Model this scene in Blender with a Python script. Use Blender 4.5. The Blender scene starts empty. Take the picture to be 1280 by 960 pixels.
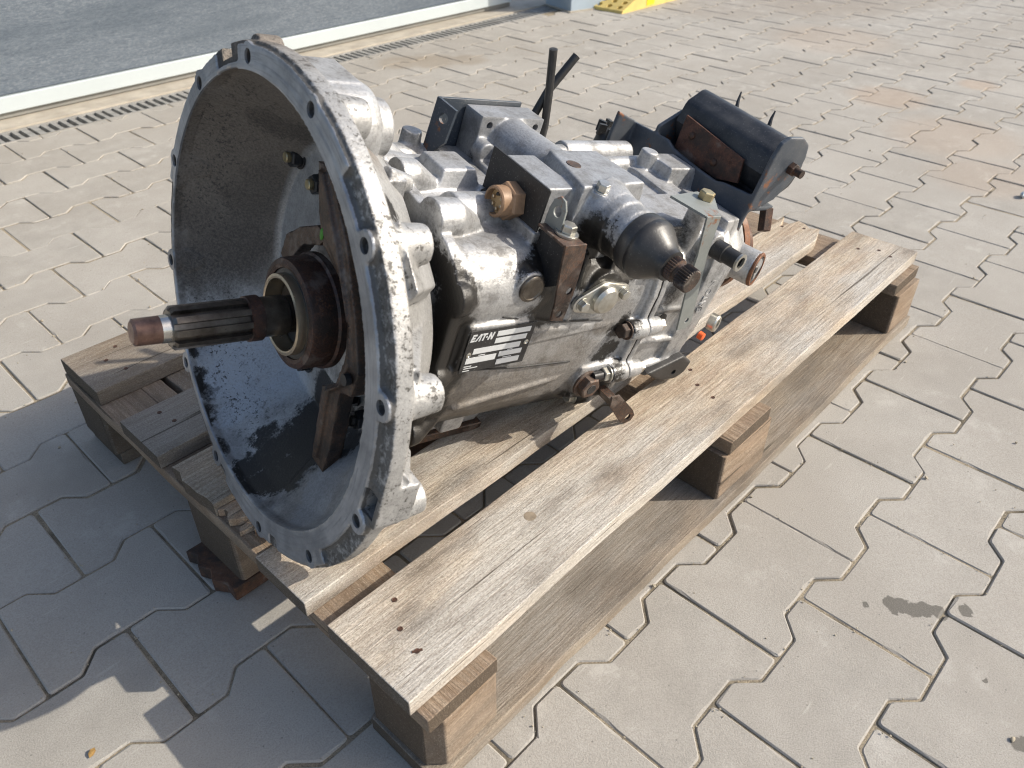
import bpy, bmesh, math, random
from mathutils import Vector, Matrix, Quaternion

random.seed(7)
S = bpy.context.scene
COL = S.collection
PI = math.pi

# ------------------------------------------------------------------ camera
cam = bpy.data.cameras.new('camera')
camo = bpy.data.objects.new('camera', cam)
COL.objects.link(camo)
fwd = Vector((0.58818, 0.54647, -0.59617))
right = Vector((0.68301, -0.73040, 0.00435))
up = right.cross(fwd).normalized()
fwd = up.cross(right).normalized()
m = Matrix((right, up, -fwd)).transposed().to_4x4()
m.translation = Vector((-0.2390, -0.3242, 0.8026))
camo.matrix_world = m
cam.sensor_fit = 'HORIZONTAL'
cam.sensor_width = 36.0
cam.lens = 27.98
cam.clip_start = 0.02
cam.clip_end = 2000
cam.dof.use_dof = True
cam.dof.focus_distance = 0.95
cam.dof.aperture_fstop = 9.0
S.camera = camo

# ------------------------------------------------------------------ light
SUN = Vector((1.076, -1.06, 1.0)).normalized()
world = bpy.data.worlds.new('World')
S.world = world
world.use_nodes = True
wn = world.node_tree
bg = wn.nodes['Background']
sky = wn.nodes.new('ShaderNodeTexSky')
sky.sky_type = 'NISHITA'
sky.sun_disc = False
sky.sun_elevation = math.asin(SUN.z)
sky.sun_rotation = math.atan2(SUN.x, SUN.y)
sky.altitude = 120
sky.air_density = 1.0
sky.dust_density = 3.0
wn.links.new(sky.outputs[0], bg.inputs[0])
bg.inputs[1].default_value = 0.15
sun = bpy.data.lights.new('sun', 'SUN')
sun.energy = 3.9
sun.angle = math.radians(0.53)
sun.color = (1.0, 0.93, 0.815)
suno = bpy.data.objects.new('sun', sun)
COL.objects.link(suno)
suno.rotation_euler = SUN.to_track_quat('Z', 'Y').to_euler()
suno.location = SUN * 6
S.cycles.max_bounces = 6
S.cycles.filter_width = 1.15
S.cycles.diffuse_bounces = 3
S.cycles.glossy_bounces = 3
S.view_settings.view_transform = 'Standard'
S.view_settings.look = 'None'
S.view_settings.gamma = 1.0
S.view_settings.exposure = 0.42
S.view_settings.use_curve_mapping = False


# ------------------------------------------------------------------ node helpers
class NT:
    def __init__(self, name):
        self.m = bpy.data.materials.new(name)
        self.m.use_nodes = True
        self.t = self.m.node_tree
        self.b = self.t.nodes['Principled BSDF']

    def n(self, typ, **kw):
        nd = self.t.nodes.new(typ)
        for k, v in kw.items():
            setattr(nd, k, v)
        return nd

    def put(self, sock, v):
        if v is None:
            return
        if isinstance(v, bpy.types.NodeSocket):
            self.t.links.new(v, sock)
        else:
            if isinstance(v, (tuple, list)) and len(v) == 3 and sock.type == 'RGBA':
                v = (*v, 1)
            sock.default_value = v

    def coord(self, kind='Object'):
        return self.n('ShaderNodeTexCoord').outputs[kind]

    def pos(self):
        return self.n('ShaderNodeNewGeometry').outputs['Position']

    def rnd(self):
        return self.n('ShaderNodeObjectInfo').outputs['Random']

    def mapping(self, v, scale=(1, 1, 1), loc=(0, 0, 0), rot=(0, 0, 0)):
        nd = self.n('ShaderNodeMapping')
        self.put(nd.inputs['Vector'], v)
        self.put(nd.inputs['Location'], loc)
        self.put(nd.inputs['Rotation'], rot)
        self.put(nd.inputs['Scale'], scale)
        return nd.outputs[0]

    def noise(self, v, scale, detail=4, rough=0.55, dist=0.0, out=0):
        nd = self.n('ShaderNodeTexNoise')
        self.put(nd.inputs['Vector'], v)
        nd.inputs['Scale'].default_value = scale
        nd.inputs['Detail'].default_value = detail
        nd.inputs['Roughness'].default_value = rough
        nd.inputs['Distortion'].default_value = dist
        return nd.outputs[out]

    def voro(self, v, scale, feature='F1', out='Distance', rand=1.0):
        nd = self.n('ShaderNodeTexVoronoi', feature=feature)
        self.put(nd.inputs['Vector'], v)
        nd.inputs['Scale'].default_value = scale
        nd.inputs['Randomness'].default_value = rand
        return nd.outputs[out]

    def rng(self, v, a, b, c=0.0, d=1.0, smooth=False):
        nd = self.n('ShaderNodeMapRange')
        if smooth:
            nd.interpolation_type = 'SMOOTHSTEP'
        self.put(nd.inputs[0], v)
        for i, x in enumerate((a, b, c, d)):
            self.put(nd.inputs[1 + i], x)
        return nd.outputs[0]

    def math(self, op, a, b=0.0, clamp=False):
        nd = self.n('ShaderNodeMath', operation=op)
        nd.use_clamp = clamp
        self.put(nd.inputs[0], a)
        self.put(nd.inputs[1], b)
        return nd.outputs[0]

    def vadd(self, a, b):
        nd = self.n('ShaderNodeVectorMath', operation='ADD')
        self.put(nd.inputs[0], a)
        self.put(nd.inputs[1], b)
        return nd.outputs[0]

    def vscale(self, a, s):
        nd = self.n('ShaderNodeVectorMath', operation='SCALE')
        self.put(nd.inputs[0], a)
        self.put(nd.inputs['Scale'], s)
        return nd.outputs[0]

    def dist(self, a, p):
        nd = self.n('ShaderNodeVectorMath', operation='DISTANCE')
        self.put(nd.inputs[0], a)
        nd.inputs[1].default_value = p
        return nd.outputs['Value']

    def sep(self, v):
        nd = self.n('ShaderNodeSeparateXYZ')
        self.put(nd.inputs[0], v)
        return nd.outputs

    def mix(self, f, a, b, mode='MIX'):
        nd = self.n('ShaderNodeMix', data_type='RGBA', blend_type=mode)
        self.put(nd.inputs[0], f)
        self.put(nd.inputs[6], a)
        self.put(nd.inputs[7], b)
        return nd.outputs[2]

    def fmix(self, f, a, b):
        nd = self.n('ShaderNodeMix', data_type='FLOAT')
        self.put(nd.inputs[0], f)
        self.put(nd.inputs[2], a)
        self.put(nd.inputs[3], b)
        return nd.outputs[0]

    def bump(self, h, strength=0.3, distance=0.001, normal=None):
        nd = self.n('ShaderNodeBump')
        nd.inputs['Strength'].default_value = strength
        nd.inputs['Distance'].default_value = distance
        self.put(nd.inputs['Height'], h)
        if normal is not None:
            self.put(nd.inputs['Normal'], normal)
        return nd.outputs[0]

    def spots(self, v, lst):
        """largest of soft spheres (x,y,z,radius,strength) around points"""
        out = None
        for (x, y, z, r, s) in lst:
            d = self.dist(v, (x, y, z))
            f = self.rng(d, r * 0.55, r * 1.25, s, 0.0, True)
            out = f if out is None else self.math('MAXIMUM', out, f)
        return out

    def done(self, col=None, rough=None, metal=None, normal=None, spec=None):
        if col is not None:
            self.put(self.b.inputs['Base Color'], col)
        if rough is not None:
            self.put(self.b.inputs['Roughness'], rough)
        if metal is not None:
            self.put(self.b.inputs['Metallic'], metal)
        if normal is not None:
            self.put(self.b.inputs['Normal'], normal)
        if spec is not None:
            self.put(self.b.inputs['Specular IOR Level'], spec)
        return self.m


# ------------------------------------------------------------------ materials
def mat_paver():
    k = NT('paver_concrete')
    p = k.pos()
    r = k.rnd()
    off = k.vadd(p, k.vscale(k.n('ShaderNodeObjectInfo').outputs['Location'], 0.35))
    big = k.noise(p, 2.6, 5, 0.6)
    mid = k.noise(off, 17, 4, 0.65)
    fine = k.noise(p, 520, 3, 0.75)
    c = k.mix(k.rng(r, 0, 1), (0.335, 0.318, 0.286), (0.425, 0.400, 0.358))
    c = k.mix(k.rng(mid, 0.36, 0.66), c, (0.428, 0.404, 0.364))
    c = k.mix(k.rng(big, 0.40, 0.62, 0.0, 0.55), c, (0.318, 0.292, 0.255))
    c = k.mix(k.rng(fine, 0.34, 0.60, 0.42, 0.0), c, (0.20, 0.185, 0.16))
    # pale efflorescence clouds and scuffs
    cloud = k.noise(off, 8.5, 5, 0.7)
    c = k.mix(k.rng(cloud, 0.60, 0.76, 0.0, 0.5), c, (0.53, 0.51, 0.468))
    scr = k.noise(k.mapping(off, (16, 150, 1), rot=(0, 0, 0.6)), 1.0, 1, 0.6)
    c = k.mix(k.rng(scr, 0.70, 0.80, 0.0, 0.35), c, (0.54, 0.51, 0.46))
    # grains of darker aggregate
    sp = k.voro(p, 150)
    c = k.mix(k.rng(sp, 0.05, 0.14, 0.45, 0.0), c, (0.16, 0.15, 0.14))
    sp2 = k.voro(p, 47)
    c = k.mix(k.rng(sp2, 0.03, 0.062, 0.6, 0.0), c, (0.10, 0.095, 0.09))
    # spilled stains lying on the stones
    cx = k.n('ShaderNodeCombineXYZ')
    k.put(cx.inputs[0], mid)
    k.put(cx.inputs[1], cloud)
    dp = k.vadd(p, k.vscale(cx.outputs[0], 0.05))
    dp2 = k.vadd(p, k.vadd(k.vscale(cx.outputs[0], 0.030), k.vscale(k.noise(p, 120, 3, 0.7), 0.008)))
    o5 = (0.025, 0.025, 0.025)
    def st(x, y, rr, s, o=0.015):
        return (x + o, y + o, 0.004, rr, s)
    wet = k.spots(dp2, [st(0.546, -0.239, 0.011, 1), st(0.555, -0.248, 0.013, 1), st(0.559, -0.260, 0.014, 1), st(0.567, -0.271, 0.013, 1), st(0.573, -0.284, 0.011, 1),
                        st(0.597, -0.307, 0.009, .9), st(0.459, -0.409, 0.012, .8), st(0.517, -0.353, 0.004, .8), st(0.523, -0.217, 0.004, .8)])
    wet = k.rng(wet, 0.25, 0.55)
    c = k.mix(k.math('MULTIPLY', wet, 0.78), c, (0.085, 0.078, 0.065))
    oil = k.spots(dp, [(1.75, 2.10, 0, 0.09, .8), (1.85, 2.03, 0, 0.10, .9), (1.95, 1.95, 0, .08, .8)])
    c = k.mix(k.math('MULTIPLY', oil, 0.55), c, (0.235, 0.185, 0.125))
    rust = k.spots(dp, [(2.60, 0.62, 0, 0.13, .55), (2.35, 0.32, 0, 0.2, .4), (2.95, 0.45, 0, 0.07, .6),
                        (3.2, 1.1, 0, .25, .3), (2.1, 0.15, 0, .15, .35)])
    c = k.mix(k.math('MULTIPLY', rust, 0.5), c, (0.42, 0.27, 0.16))
    dirt = k.spots(dp, [(3.9, 1.5, 0, 0.45, .7), (3.4, 1.75, 0, .25, .5), (4.3, 1.2, 0, .3, .5)])
    c = k.mix(k.math('MULTIPLY', dirt, 0.5), c, (0.25, 0.20, 0.15))
    nb = k.bump(fine, 0.6, 0.0011)
    return k.done(c, k.fmix(wet, 0.86, 0.6), 0, nb, 0.25)


def mat_sand():
    k = NT('joint_sand')
    p = k.pos()
    f = k.noise(p, 600, 3, 0.7)
    b = k.noise(p, 9, 5, 0.6)
    c = k.mix(k.rng(f, 0.3, 0.7), (0.16, 0.135, 0.10), (0.44, 0.375, 0.275))
    c = k.mix(k.rng(b, 0.46, 0.64, 0.0, 0.8), c, (0.06, 0.055, 0.045))
    return k.done(c, 0.95, 0, k.bump(f, 0.6, 0.002), 0.1)


def mat_plain(name, col, rough=0.7, metal=0.0, var=0.25, scale=30, bump=0.15, dark=None, spec=0.4):
    k = NT(name)
    v = k.coord()
    a = k.noise(v, scale, 5, 0.6)
    f = k.noise(v, scale * 14, 2, 0.6)
    d = dark or tuple(x * 0.45 for x in col)
    c = k.mix(k.rng(a, 0.35, 0.68, 0, var * 2), col, d)
    c = k.mix(k.rng(f, 0.3, 0.7, var * 0.5, 0), c, d)
    return k.done(c, k.rng(a, 0.3, 0.7, rough * 0.85, min(1, rough * 1.15)), metal, k.bump(f, bump, 0.0006), spec)


def mat_wood(name, tone=0.0, grey=0.5, dark=0.0, warm=0.0):
    """weathered pallet wood, grain along object X"""
    k = NT(name)
    v = k.coord()
    r = k.rnd()
    sh = k.n('ShaderNodeCombineXYZ')
    k.put(sh.inputs[0], k.math('MULTIPLY', r, 37.0))
    k.put(sh.inputs[1], k.math('MULTIPLY', r, 11.0))
    k.put(sh.inputs[2], k.math('MULTIPLY', r, 5.0))
    q = k.vadd(v, sh.outputs[0])
    # slow wander of the growth rings
    wander = k.noise(k.mapping(q, (1.6, 7, 7)), 1.0, 3, 0.5)
    comb = k.n('ShaderNodeCombineXYZ')
    s = k.sep(q)
    k.put(comb.inputs[0], k.math('MULTIPLY', s[0], 0.35))
    k.put(comb.inputs[1], k.math('ADD', s[1], k.math('MULTIPLY', wander, 0.16)))
    k.put(comb.inputs[2], k.math('MULTIPLY', s[2], 0.6))
    rings = k.n('ShaderNodeTexWave', wave_type='BANDS', bands_direction='Y', wave_profile='SIN')
    k.put(rings.inputs['Vector'], comb.outputs[0])
    rings.inputs['Scale'].default_value = 26
    rings.inputs['Distortion'].default_value = 2.2
    rings.inputs['Detail'].default_value = 3
    rings.inputs['Detail Scale'].default_value = 1.4
    ring = rings.outputs['Fac']
    fib = k.noise(k.mapping(q, (20, 330, 330)), 1.0, 4, 0.7)
    blot = k.noise(k.mapping(q, (5, 13, 13)), 1.0, 5, 0.62)
    blot2 = k.noise(k.mapping(q, (2.2, 5, 5)), 1.0, 4, 0.6)
    tm = 1 + tone * 2.4
    hue = (1.06, 0.97, 0.93) if warm > 0.2 else (1.0, 1.0, 1.02)
    T = lambda *q: tuple(x * tm * h for x, h in zip(q, hue))
    lig = T(0.64, 0.545, 0.41)
    tan = T(0.37, 0.262, 0.16)
    streak = k.noise(k.mapping(q, (6.5, 42, 42)), 1.0, 4, 0.68)
    c = k.mix(k.rng(ring, 0.35, 1.0, 0.0, 0.30 + warm), lig, tan)
    c = k.mix(k.rng(streak, 0.36, 0.66, 0.0, 0.75), c, T(0.34, 0.25, 0.175))
    c = k.mix(k.rng(blot2, 0.42, 0.58, 0.0, grey), c, T(0.55, 0.525, 0.47))
    wm = k.noise(k.mapping(q, (4.5, 16, 16), (3.1, 1.7, 0)), 1.0, 3, 0.6)
    c = k.mix(k.rng(wm, 0.54, 0.68, 0.0, 0.4), c, T(0.63, 0.485, 0.34))
    c = k.mix(k.rng(fib, 0.30, 0.60, 0.55, 0.0), c, (0.16, 0.118, 0.08))
    # grey-black weather stain
    st2 = k.math('ADD', k.math('MULTIPLY', blot, 0.75), k.math('MULTIPLY', fib, 0.25))
    c = k.mix(k.rng(st2, 0.50, 0.66, 0.0, 0.85), c, (0.125, 0.105, 0.085))
    if dark:
        c = k.mix(dark, c, (0.085, 0.068, 0.052))
    # checks and splits along the grain
    chk = k.noise(k.mapping(q, (2.5, 110, 110)), 1.0, 3, 0.5, 0.3)
    crack = k.rng(chk, 0.685, 0.71, 0.0, 1.0)
    c = k.mix(k.math('MULTIPLY', crack, 0.75), c, (0.035, 0.028, 0.02))
    # fine cross-cut saw fuzz
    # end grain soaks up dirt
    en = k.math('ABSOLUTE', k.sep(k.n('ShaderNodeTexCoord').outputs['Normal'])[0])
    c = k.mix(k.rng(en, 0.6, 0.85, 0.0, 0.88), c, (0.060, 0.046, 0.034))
    pore = k.noise(k.mapping(q, (420, 760, 760)), 1.0, 3, 0.8)
    c = k.mix(k.rng(pore, 0.36, 0.54, 0.55, 0.0), c, (0.13, 0.102, 0.075))
    c = k.mix(k.rng(pore, 0.56, 0.68, 0.0, 0.45), c, T(0.62, 0.57, 0.48))
    pep = k.voro(q, 95)
    c = k.mix(k.rng(pep, 0.035, 0.085, 0.55, 0.0), c, (0.06, 0.05, 0.04))
    h = fib
    return k.done(c, 0.83, 0, k.bump(h, 0.8, 0.0022), 0.2)


def mat_cast(name, base=(0.56, 0.56, 0.56), grease=(), metal=0.55, rough=0.46, speck=0.0, film=0.3,
             powder=(), machined=False, brown=(), shine=(), soot=(), grime=0.0, greasecol=(0.014, 0.0125, 0.011), browncol=(0.175, 0.146, 0.118)):
    """sand-cast aluminium with grease, dust, rubbed and machined areas (gearbox coordinates)"""
    k = NT(name)
    v = k.coord()
    grain = k.noise(v, 380, 3, 0.7)
    mid = k.noise(v, 34, 5, 0.6)
    big = k.noise(v, 9, 4, 0.55)
    c = k.mix(k.rng(mid, 0.36, 0.64), base, tuple(x * 0.66 for x in base))
    c = k.mix(k.rng(grain, 0.30, 0.58, 0.45, 0.0), c, tuple(x * 0.36 for x in base))
    # thin brownish road film
    c = k.mix(k.rng(big, 0.40, 0.68, 0.0, film), c, (0.20, 0.175, 0.14))
    met = metal
    ro = k.rng(mid, 0.3, 0.7, rough * 0.85, rough * 1.25)
    med = k.noise(v, 140, 3, 0.7)
    cw = k.n('ShaderNodeCombineXYZ')
    k.put(cw.inputs[0], k.math('ADD', k.math('MULTIPLY', mid, 0.06), k.math('MULTIPLY', grain, 0.012)))
    k.put(cw.inputs[1], k.math('ADD', k.math('MULTIPLY', med, 0.03), k.math('MULTIPLY', big, 0.03)))
    k.put(cw.inputs[2], k.math('ADD', k.math('MULTIPLY', med, -0.026), k.math('MULTIPLY', mid, 0.05)))
    wob = k.vadd(v, k.vadd(cw.outputs[0], (-0.036, -0.03, -0.012)))
    if grime:
        gf = k.rng(k.math('ADD', k.math('MULTIPLY', mid, 0.55), k.math('MULTIPLY', med, 0.45)), 0.50, 0.63, 0.0, grime)
        c = k.mix(gf, c, (0.060, 0.053, 0.045))
        met = k.fmix(gf, met, 0.1)
        ro = k.fmix(gf, ro, 0.6)
    if brown:
        f = k.spots(wob, brown)
        if machined:
            f = k.math('MULTIPLY', f, k.rng(k.sep(v)[0], 0.097, 0.1015, 1.0, 0.12))
        c = k.mix(f, c, k.mix(k.rng(grain, 0.35, 0.65), tuple(x * 0.55 for x in browncol), browncol))
        met = k.fmix(f, met, 0.15)
        ro = k.fmix(f, ro, 0.7)
    if powder:
        f = k.math('MULTIPLY', k.spots(wob, powder), k.rng(grain, 0.32, 0.58, 0.40, 1.0))
        c = k.mix(f, c, (0.40, 0.43, 0.475))
        met = k.fmix(f, met, 0.0)
        ro = k.fmix(f, ro, 0.9)
    if soot:
        f = k.math('MULTIPLY', k.spots(wob, soot), k.rng(grain, 0.3, 0.65, 1.0, 0.55))
        c = k.mix(f, c, (0.045, 0.040, 0.036))
        met = k.fmix(f, met, 0.1)
    if shine:
        f = k.spots(wob, shine)
        c = k.mix(f, c, (0.78, 0.78, 0.77))
    if grease:
        f = k.spots(wob, grease)
        f = k.rng(k.math('ADD', f, k.math('MULTIPLY', k.math('SUBTRACT', grain, 0.5), 0.9)), 0.22, 0.72)
        c = k.mix(f, c, greasecol)
        met = k.fmix(f, met, 0.0)
        ro = k.fmix(f, ro, 0.42)
    if speck:
        s1 = k.noise(v, 250, 4, 0.7)
        th = k.rng(mid, 0.35, 0.65, 0.63, 0.63 - 0.16 * speck)
        f = k.rng(k.math('SUBTRACT', s1, th), -0.02, 0.05)
        if machined:
            sv = k.sep(v)
            cr_ = k.n('ShaderNodeCombineXYZ')
            k.put(cr_.inputs[1], sv[1])
            k.put(cr_.inputs[2], sv[2])
            ln_ = k.n('ShaderNodeVectorMath', operation='LENGTH')
            k.put(ln_.inputs[0], cr_.outputs[0])
            # paint lost on the rim of the flange only
            f = k.math('MULTIPLY', f, k.rng(k.math('ADD', ln_.outputs['Value'], k.math('MULTIPLY', sv[0], 0.9)), 0.232, 0.242))
            f = k.math('MULTIPLY', f, k.rng(sv[0], 0.045, 0.085, 1.0, 0.12))
        c = k.mix(k.math('MULTIPLY', f, 0.92), c, (0.05, 0.046, 0.04))
        met = k.fmix(f, met, 0.0)
    if machined:
        sx = k.sep(v)
        rr = k.n('ShaderNodeCombineXYZ')
        k.put(rr.inputs[1], sx[1])
        k.put(rr.inputs[2], sx[2])
        rad = k.n('ShaderNodeVectorMath', operation='LENGTH')
        k.put(rad.inputs[0], rr.outputs[0])
        rad = rad.outputs['Value']
        face = k.math('MULTIPLY', k.rng(sx[0], 0.0012, 0.0030, 1.0, 0.0), k.rng(rad, 0.2135, 0.2150))
        smear = med
        ang = k.math('ARCTAN2', sx[2], sx[1])
        pc = k.n('ShaderNodeCombineXYZ')
        k.put(pc.inputs[0], k.math('MULTIPLY', rad, 300.0))
        k.put(pc.inputs[1], k.math('MULTIPLY', ang, 5.0))
        turn = k.noise(pc.outputs[0], 1.0, 3, 0.6)
        mc = k.mix(k.rng(k.math('ADD', k.math('MULTIPLY', big, 0.6), k.math('MULTIPLY', mid, 0.4)), 0.42, 0.58), (0.43, 0.44, 0.455), (0.25, 0.26, 0.275))
        mc = k.mix(k.rng(turn, 0.50, 0.68, 0.0, 0.6), mc, (0.13, 0.13, 0.125))
        c = k.mix(face, c, mc)
        met = k.fmix(face, met, k.rng(turn, 0.52, 0.70, 0.6, 0.1))
        ro = k.fmix(face, ro, k.rng(smear, 0.3, 0.7, 0.30, 0.48))
        # outer strip of the flange face: caked with black grease
        cake = k.math('MULTIPLY', k.rng(sx[0], 0.0035, 0.0075, 1.0, 0.0), k.math('SUBTRACT', 1.0, face))
        cake = k.math('MULTIPLY', cake, k.rng(rad, 0.229, 0.232))
        cake = k.rng(k.math('ADD', cake, k.math('MULTIPLY', k.math('SUBTRACT', med, 0.5), 1.8)), 0.30, 0.60)
        cake = k.math('MULTIPLY', cake, k.rng(sx[0], 0.008, 0.010, 1.0, 0.0))
        cake = k.math('MULTIPLY', cake, k.rng(rad, 0.226, 0.230))
        c = k.mix(k.math('MULTIPLY', cake, 0.85), c, (0.05, 0.046, 0.04))
        met = k.fmix(cake, met, 0.0)
    return k.done(c, ro, met, k.bump(grain, 0.4, 0.0011))


def mat_rust(name, base=(0.105, 0.052, 0.034), rough=0.72, metal=0.25, chips=0.0):
    k = NT(name)
    v = k.coord()
    a = k.noise(v, 60, 6, 0.7)
    g = k.noise(v, 420, 3, 0.65)
    c = k.mix(k.rng(a, 0.35, 0.65), base, tuple(x * 0.45 for x in base))
    c = k.mix(k.rng(g, 0.5, 0.75, 0, 0.55), c, (0.24, 0.105, 0.05))
    l = k.noise(v, 24, 4, 0.65)
    c = k.mix(k.rng(l, 0.50, 0.62, 0, 0.75), c, (0.030, 0.026, 0.023))
    c = k.mix(k.rng(l, 0.44, 0.36, 0, 0.5), c, (0.21, 0.175, 0.15))
    if chips:
        c = k.mix(k.rng(k.noise(v, 38, 5, 0.7), 0.60, 0.66, 0, chips), c, (0.5, 0.46, 0.40))
    return k.done(c, k.rng(a, 0.3, 0.7, rough * 0.8, rough), metal, k.bump(g, 0.5, 0.0009))


def mat_paint(name, base, rust=0.0, rough=0.42, speck=0.3, dust=0.25):
    k = NT(name)
    v = k.coord()
    a = k.noise(v, 45, 6, 0.7)
    g = k.noise(v, 500, 2, 0.6)
    c = k.mix(k.rng(a, 0.4, 0.7, 0, 0.35), base, tuple(x * 0.55 for x in base))
    c = k.mix(k.rng(k.noise(v, 18, 5, 0.65), 0.42, 0.7, 0, dust), c, (0.30, 0.285, 0.26))
    c = k.mix(k.rng(k.noise(v, 420, 3, 0.7), 0.60, 0.72, 0, speck), c, (0.30, 0.30, 0.29))
    if rust:
        f = k.rng(k.noise(v, 26, 6, 0.72), 0.63 - 0.12 * rust, 0.68 - 0.12 * rust)
        c = k.mix(f, c, (0.20, 0.085, 0.04))
    return k.done(c, rough, 0.0, k.bump(g, 0.2, 0.0006), 0.5)


M = {}
M['paver'] = mat_paver()
M['sand'] = mat_sand()
M['ground'] = mat_plain('distant_paving', (0.43, 0.41, 0.375), 0.9, 0, 0.2, 3, 0.2)
M['concrete'] = mat_plain('sandy_concrete', (0.47, 0.425, 0.35), 0.92, 0, 0.3, 14, 0.5, (0.24, 0.21, 0.17))
M['galv'] = mat_plain('grey_galvanised', (0.40, 0.39, 0.365), 0.6, 0.35, 0.3, 40, 0.2)
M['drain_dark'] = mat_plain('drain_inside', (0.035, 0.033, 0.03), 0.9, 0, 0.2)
M['alu_profile'] = mat_plain('pale_aluminium_profile', (0.50, 0.55, 0.56), 0.5, 0.1, 0.06, 6, 0.05)
M['alu_grey'] = mat_plain('grey_seal_rail', (0.25, 0.245, 0.225), 0.6, 0.1, 0.15, 12, 0.1)
M['post'] = mat_plain('blue_grey_post', (0.36, 0.43, 0.49), 0.5, 0.05, 0.08, 8, 0.05)
M['yellow'] = mat_plain('worn_yellow_plastic', (0.70, 0.52, 0.16), 0.6, 0, 0.25, 16, 0.2, (0.42, 0.33, 0.13))
M['yellow2'] = mat_plain('bright_yellow_reflector', (0.85, 0.62, 0.02), 0.4, 0, 0.05, 10, 0.05)


def mat_door():
    k = NT('grey_door_panel')
    v = k.pos()
    a = k.noise(k.mapping(v, (20, 1, 210)), 1.0, 5, 0.75)
    b = k.noise(k.mapping(v, (95, 1, 420)), 1.0, 3, 0.75)
    g = k.noise(k.mapping(v, (1.6, 1, 13)), 1.0, 3, 0.5)
    c = k.mix(k.rng(a, 0.3, 0.7), (0.066, 0.086, 0.112), (0.125, 0.150, 0.180))
    c = k.mix(k.rng(b, 0.46, 0.66, 0, 0.75), c, (0.20, 0.225, 0.25))
    c = k.mix(k.rng(g, 0.50, 0.66, 0, 0.55), c, (0.060, 0.080, 0.105))  # soft dark horizontal smears imitate shadows and reflections on the panels
    h = k.math('ADD', a, k.math('MULTIPLY', b, 0.8))
    return k.done(c, 0.62, 0.0, k.bump(h, 0.5, 0.002), 0.4)


M['door'] = mat_door()
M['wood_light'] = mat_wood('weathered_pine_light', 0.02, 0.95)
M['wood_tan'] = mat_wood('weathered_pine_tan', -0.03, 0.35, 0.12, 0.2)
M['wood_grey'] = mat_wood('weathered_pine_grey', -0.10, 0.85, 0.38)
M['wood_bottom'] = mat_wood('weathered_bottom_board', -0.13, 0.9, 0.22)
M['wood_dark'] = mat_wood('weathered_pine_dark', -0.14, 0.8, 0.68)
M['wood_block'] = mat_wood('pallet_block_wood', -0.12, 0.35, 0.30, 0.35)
M['wood_red'] = mat_rust('reddish_rotten_wood', (0.12, 0.062, 0.038), 0.9, 0.0)
M['nail'] = mat_rust('rusty_nail', (0.10, 0.05, 0.035))
M['knot'] = mat_plain('wood_knot', (0.33, 0.27, 0.20), 0.8, 0, 0.4, 60, 0.4)
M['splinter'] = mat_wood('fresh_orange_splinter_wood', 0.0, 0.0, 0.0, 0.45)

M['bell'] = mat_cast('bell_housing_cast', (0.46, 0.46, 0.455), grease=[
        (0.015, 0.005, -0.216, 0.022, .9), (0.012, -0.027, -0.215, 0.022, .9), (0.030, -0.030, -0.204, 0.026, 1), (0.042, 0.0, -0.198, 0.028, 1), (0.046, -0.044, -0.185, 0.028, 1),
        (0.067, -0.006, -0.176, 0.034, 1), (0.071, -0.040, -0.163, 0.032, 1), (0.094, 0.006, -0.157, 0.032, 1), (0.104, 0.005, -0.130, 0.034, 1), (0.10, -0.03, -0.125, 0.04, 1), (0.085, -0.07, -0.125, 0.025, .9), (0.045, 0.028, -0.197, 0.020, .8),
        (0.001, 0.127, -0.185, 0.018, .8), (0.001, 0.093, -0.207, 0.018, .8), (0.001, 0.159, -0.161, 0.018, .8), (0.001, 0.05, -0.216, 0.016, .7), (0.010, 0.115, -0.190, 0.015, .6),
        (0.078, -0.075, 0.155, 0.016, .95), (0.045, 0.005, 0.235, 0.012, .6), (0.118, -0.10, 0.02, 0.03, .7), (0.05, -0.205, 0.125, 0.012, .6)],
    powder=[(0.040, 0.118, -0.174, 0.034, 1), (0.062, 0.129, -0.150, 0.040, 1), (0.086, 0.086, -0.158, 0.032, 1), (0.050, 0.085, -0.185, 0.026, .9), (0.030, 0.082, -0.198, 0.018, .9), (0.09, 0.115, -0.138, 0.04, 1), (0.10, 0.075, -0.150, 0.03, .9),
            (0.104, 0.09, -0.09, 0.05, .8), (0.025, 0.140, -0.165, 0.02, .8), (0.055, -0.10, -0.150, 0.035, .30), (0.03, -0.12, -0.165, 0.03, .3)],
    brown=[(0.045, -0.10, -0.175, 0.07, .5), (0.07, 0.165, 0.08, 0.13, .92), (0.05, 0.10, 0.185, 0.12, .9), (0.05, 0.195, 0.0, 0.10, .9), (0.06, 0.02, 0.20, 0.07, .85), (0.02, 0.205, -0.06, 0.05, .8)],
    soot=[(0.058, 0.150, 0.135, 0.020, .6), (0.068, 0.143, 0.130, 0.022, .75), (0.08, 0.125, 0.132, 0.022, .8), (0.07, 0.190, 0.015, 0.034, .55), (0.078, 0.177, 0.050, 0.03, .45), (0.060, 0.192, -0.050, 0.045, .7), (0.035, 0.203, -0.075, 0.045, .75), (0.02, 0.21, -0.02, 0.03, .5), (0.075, 0.185, -0.03, 0.03, .7)],
    machined=True, speck=0.7, film=0.12, metal=0.50, rough=0.48)
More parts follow.
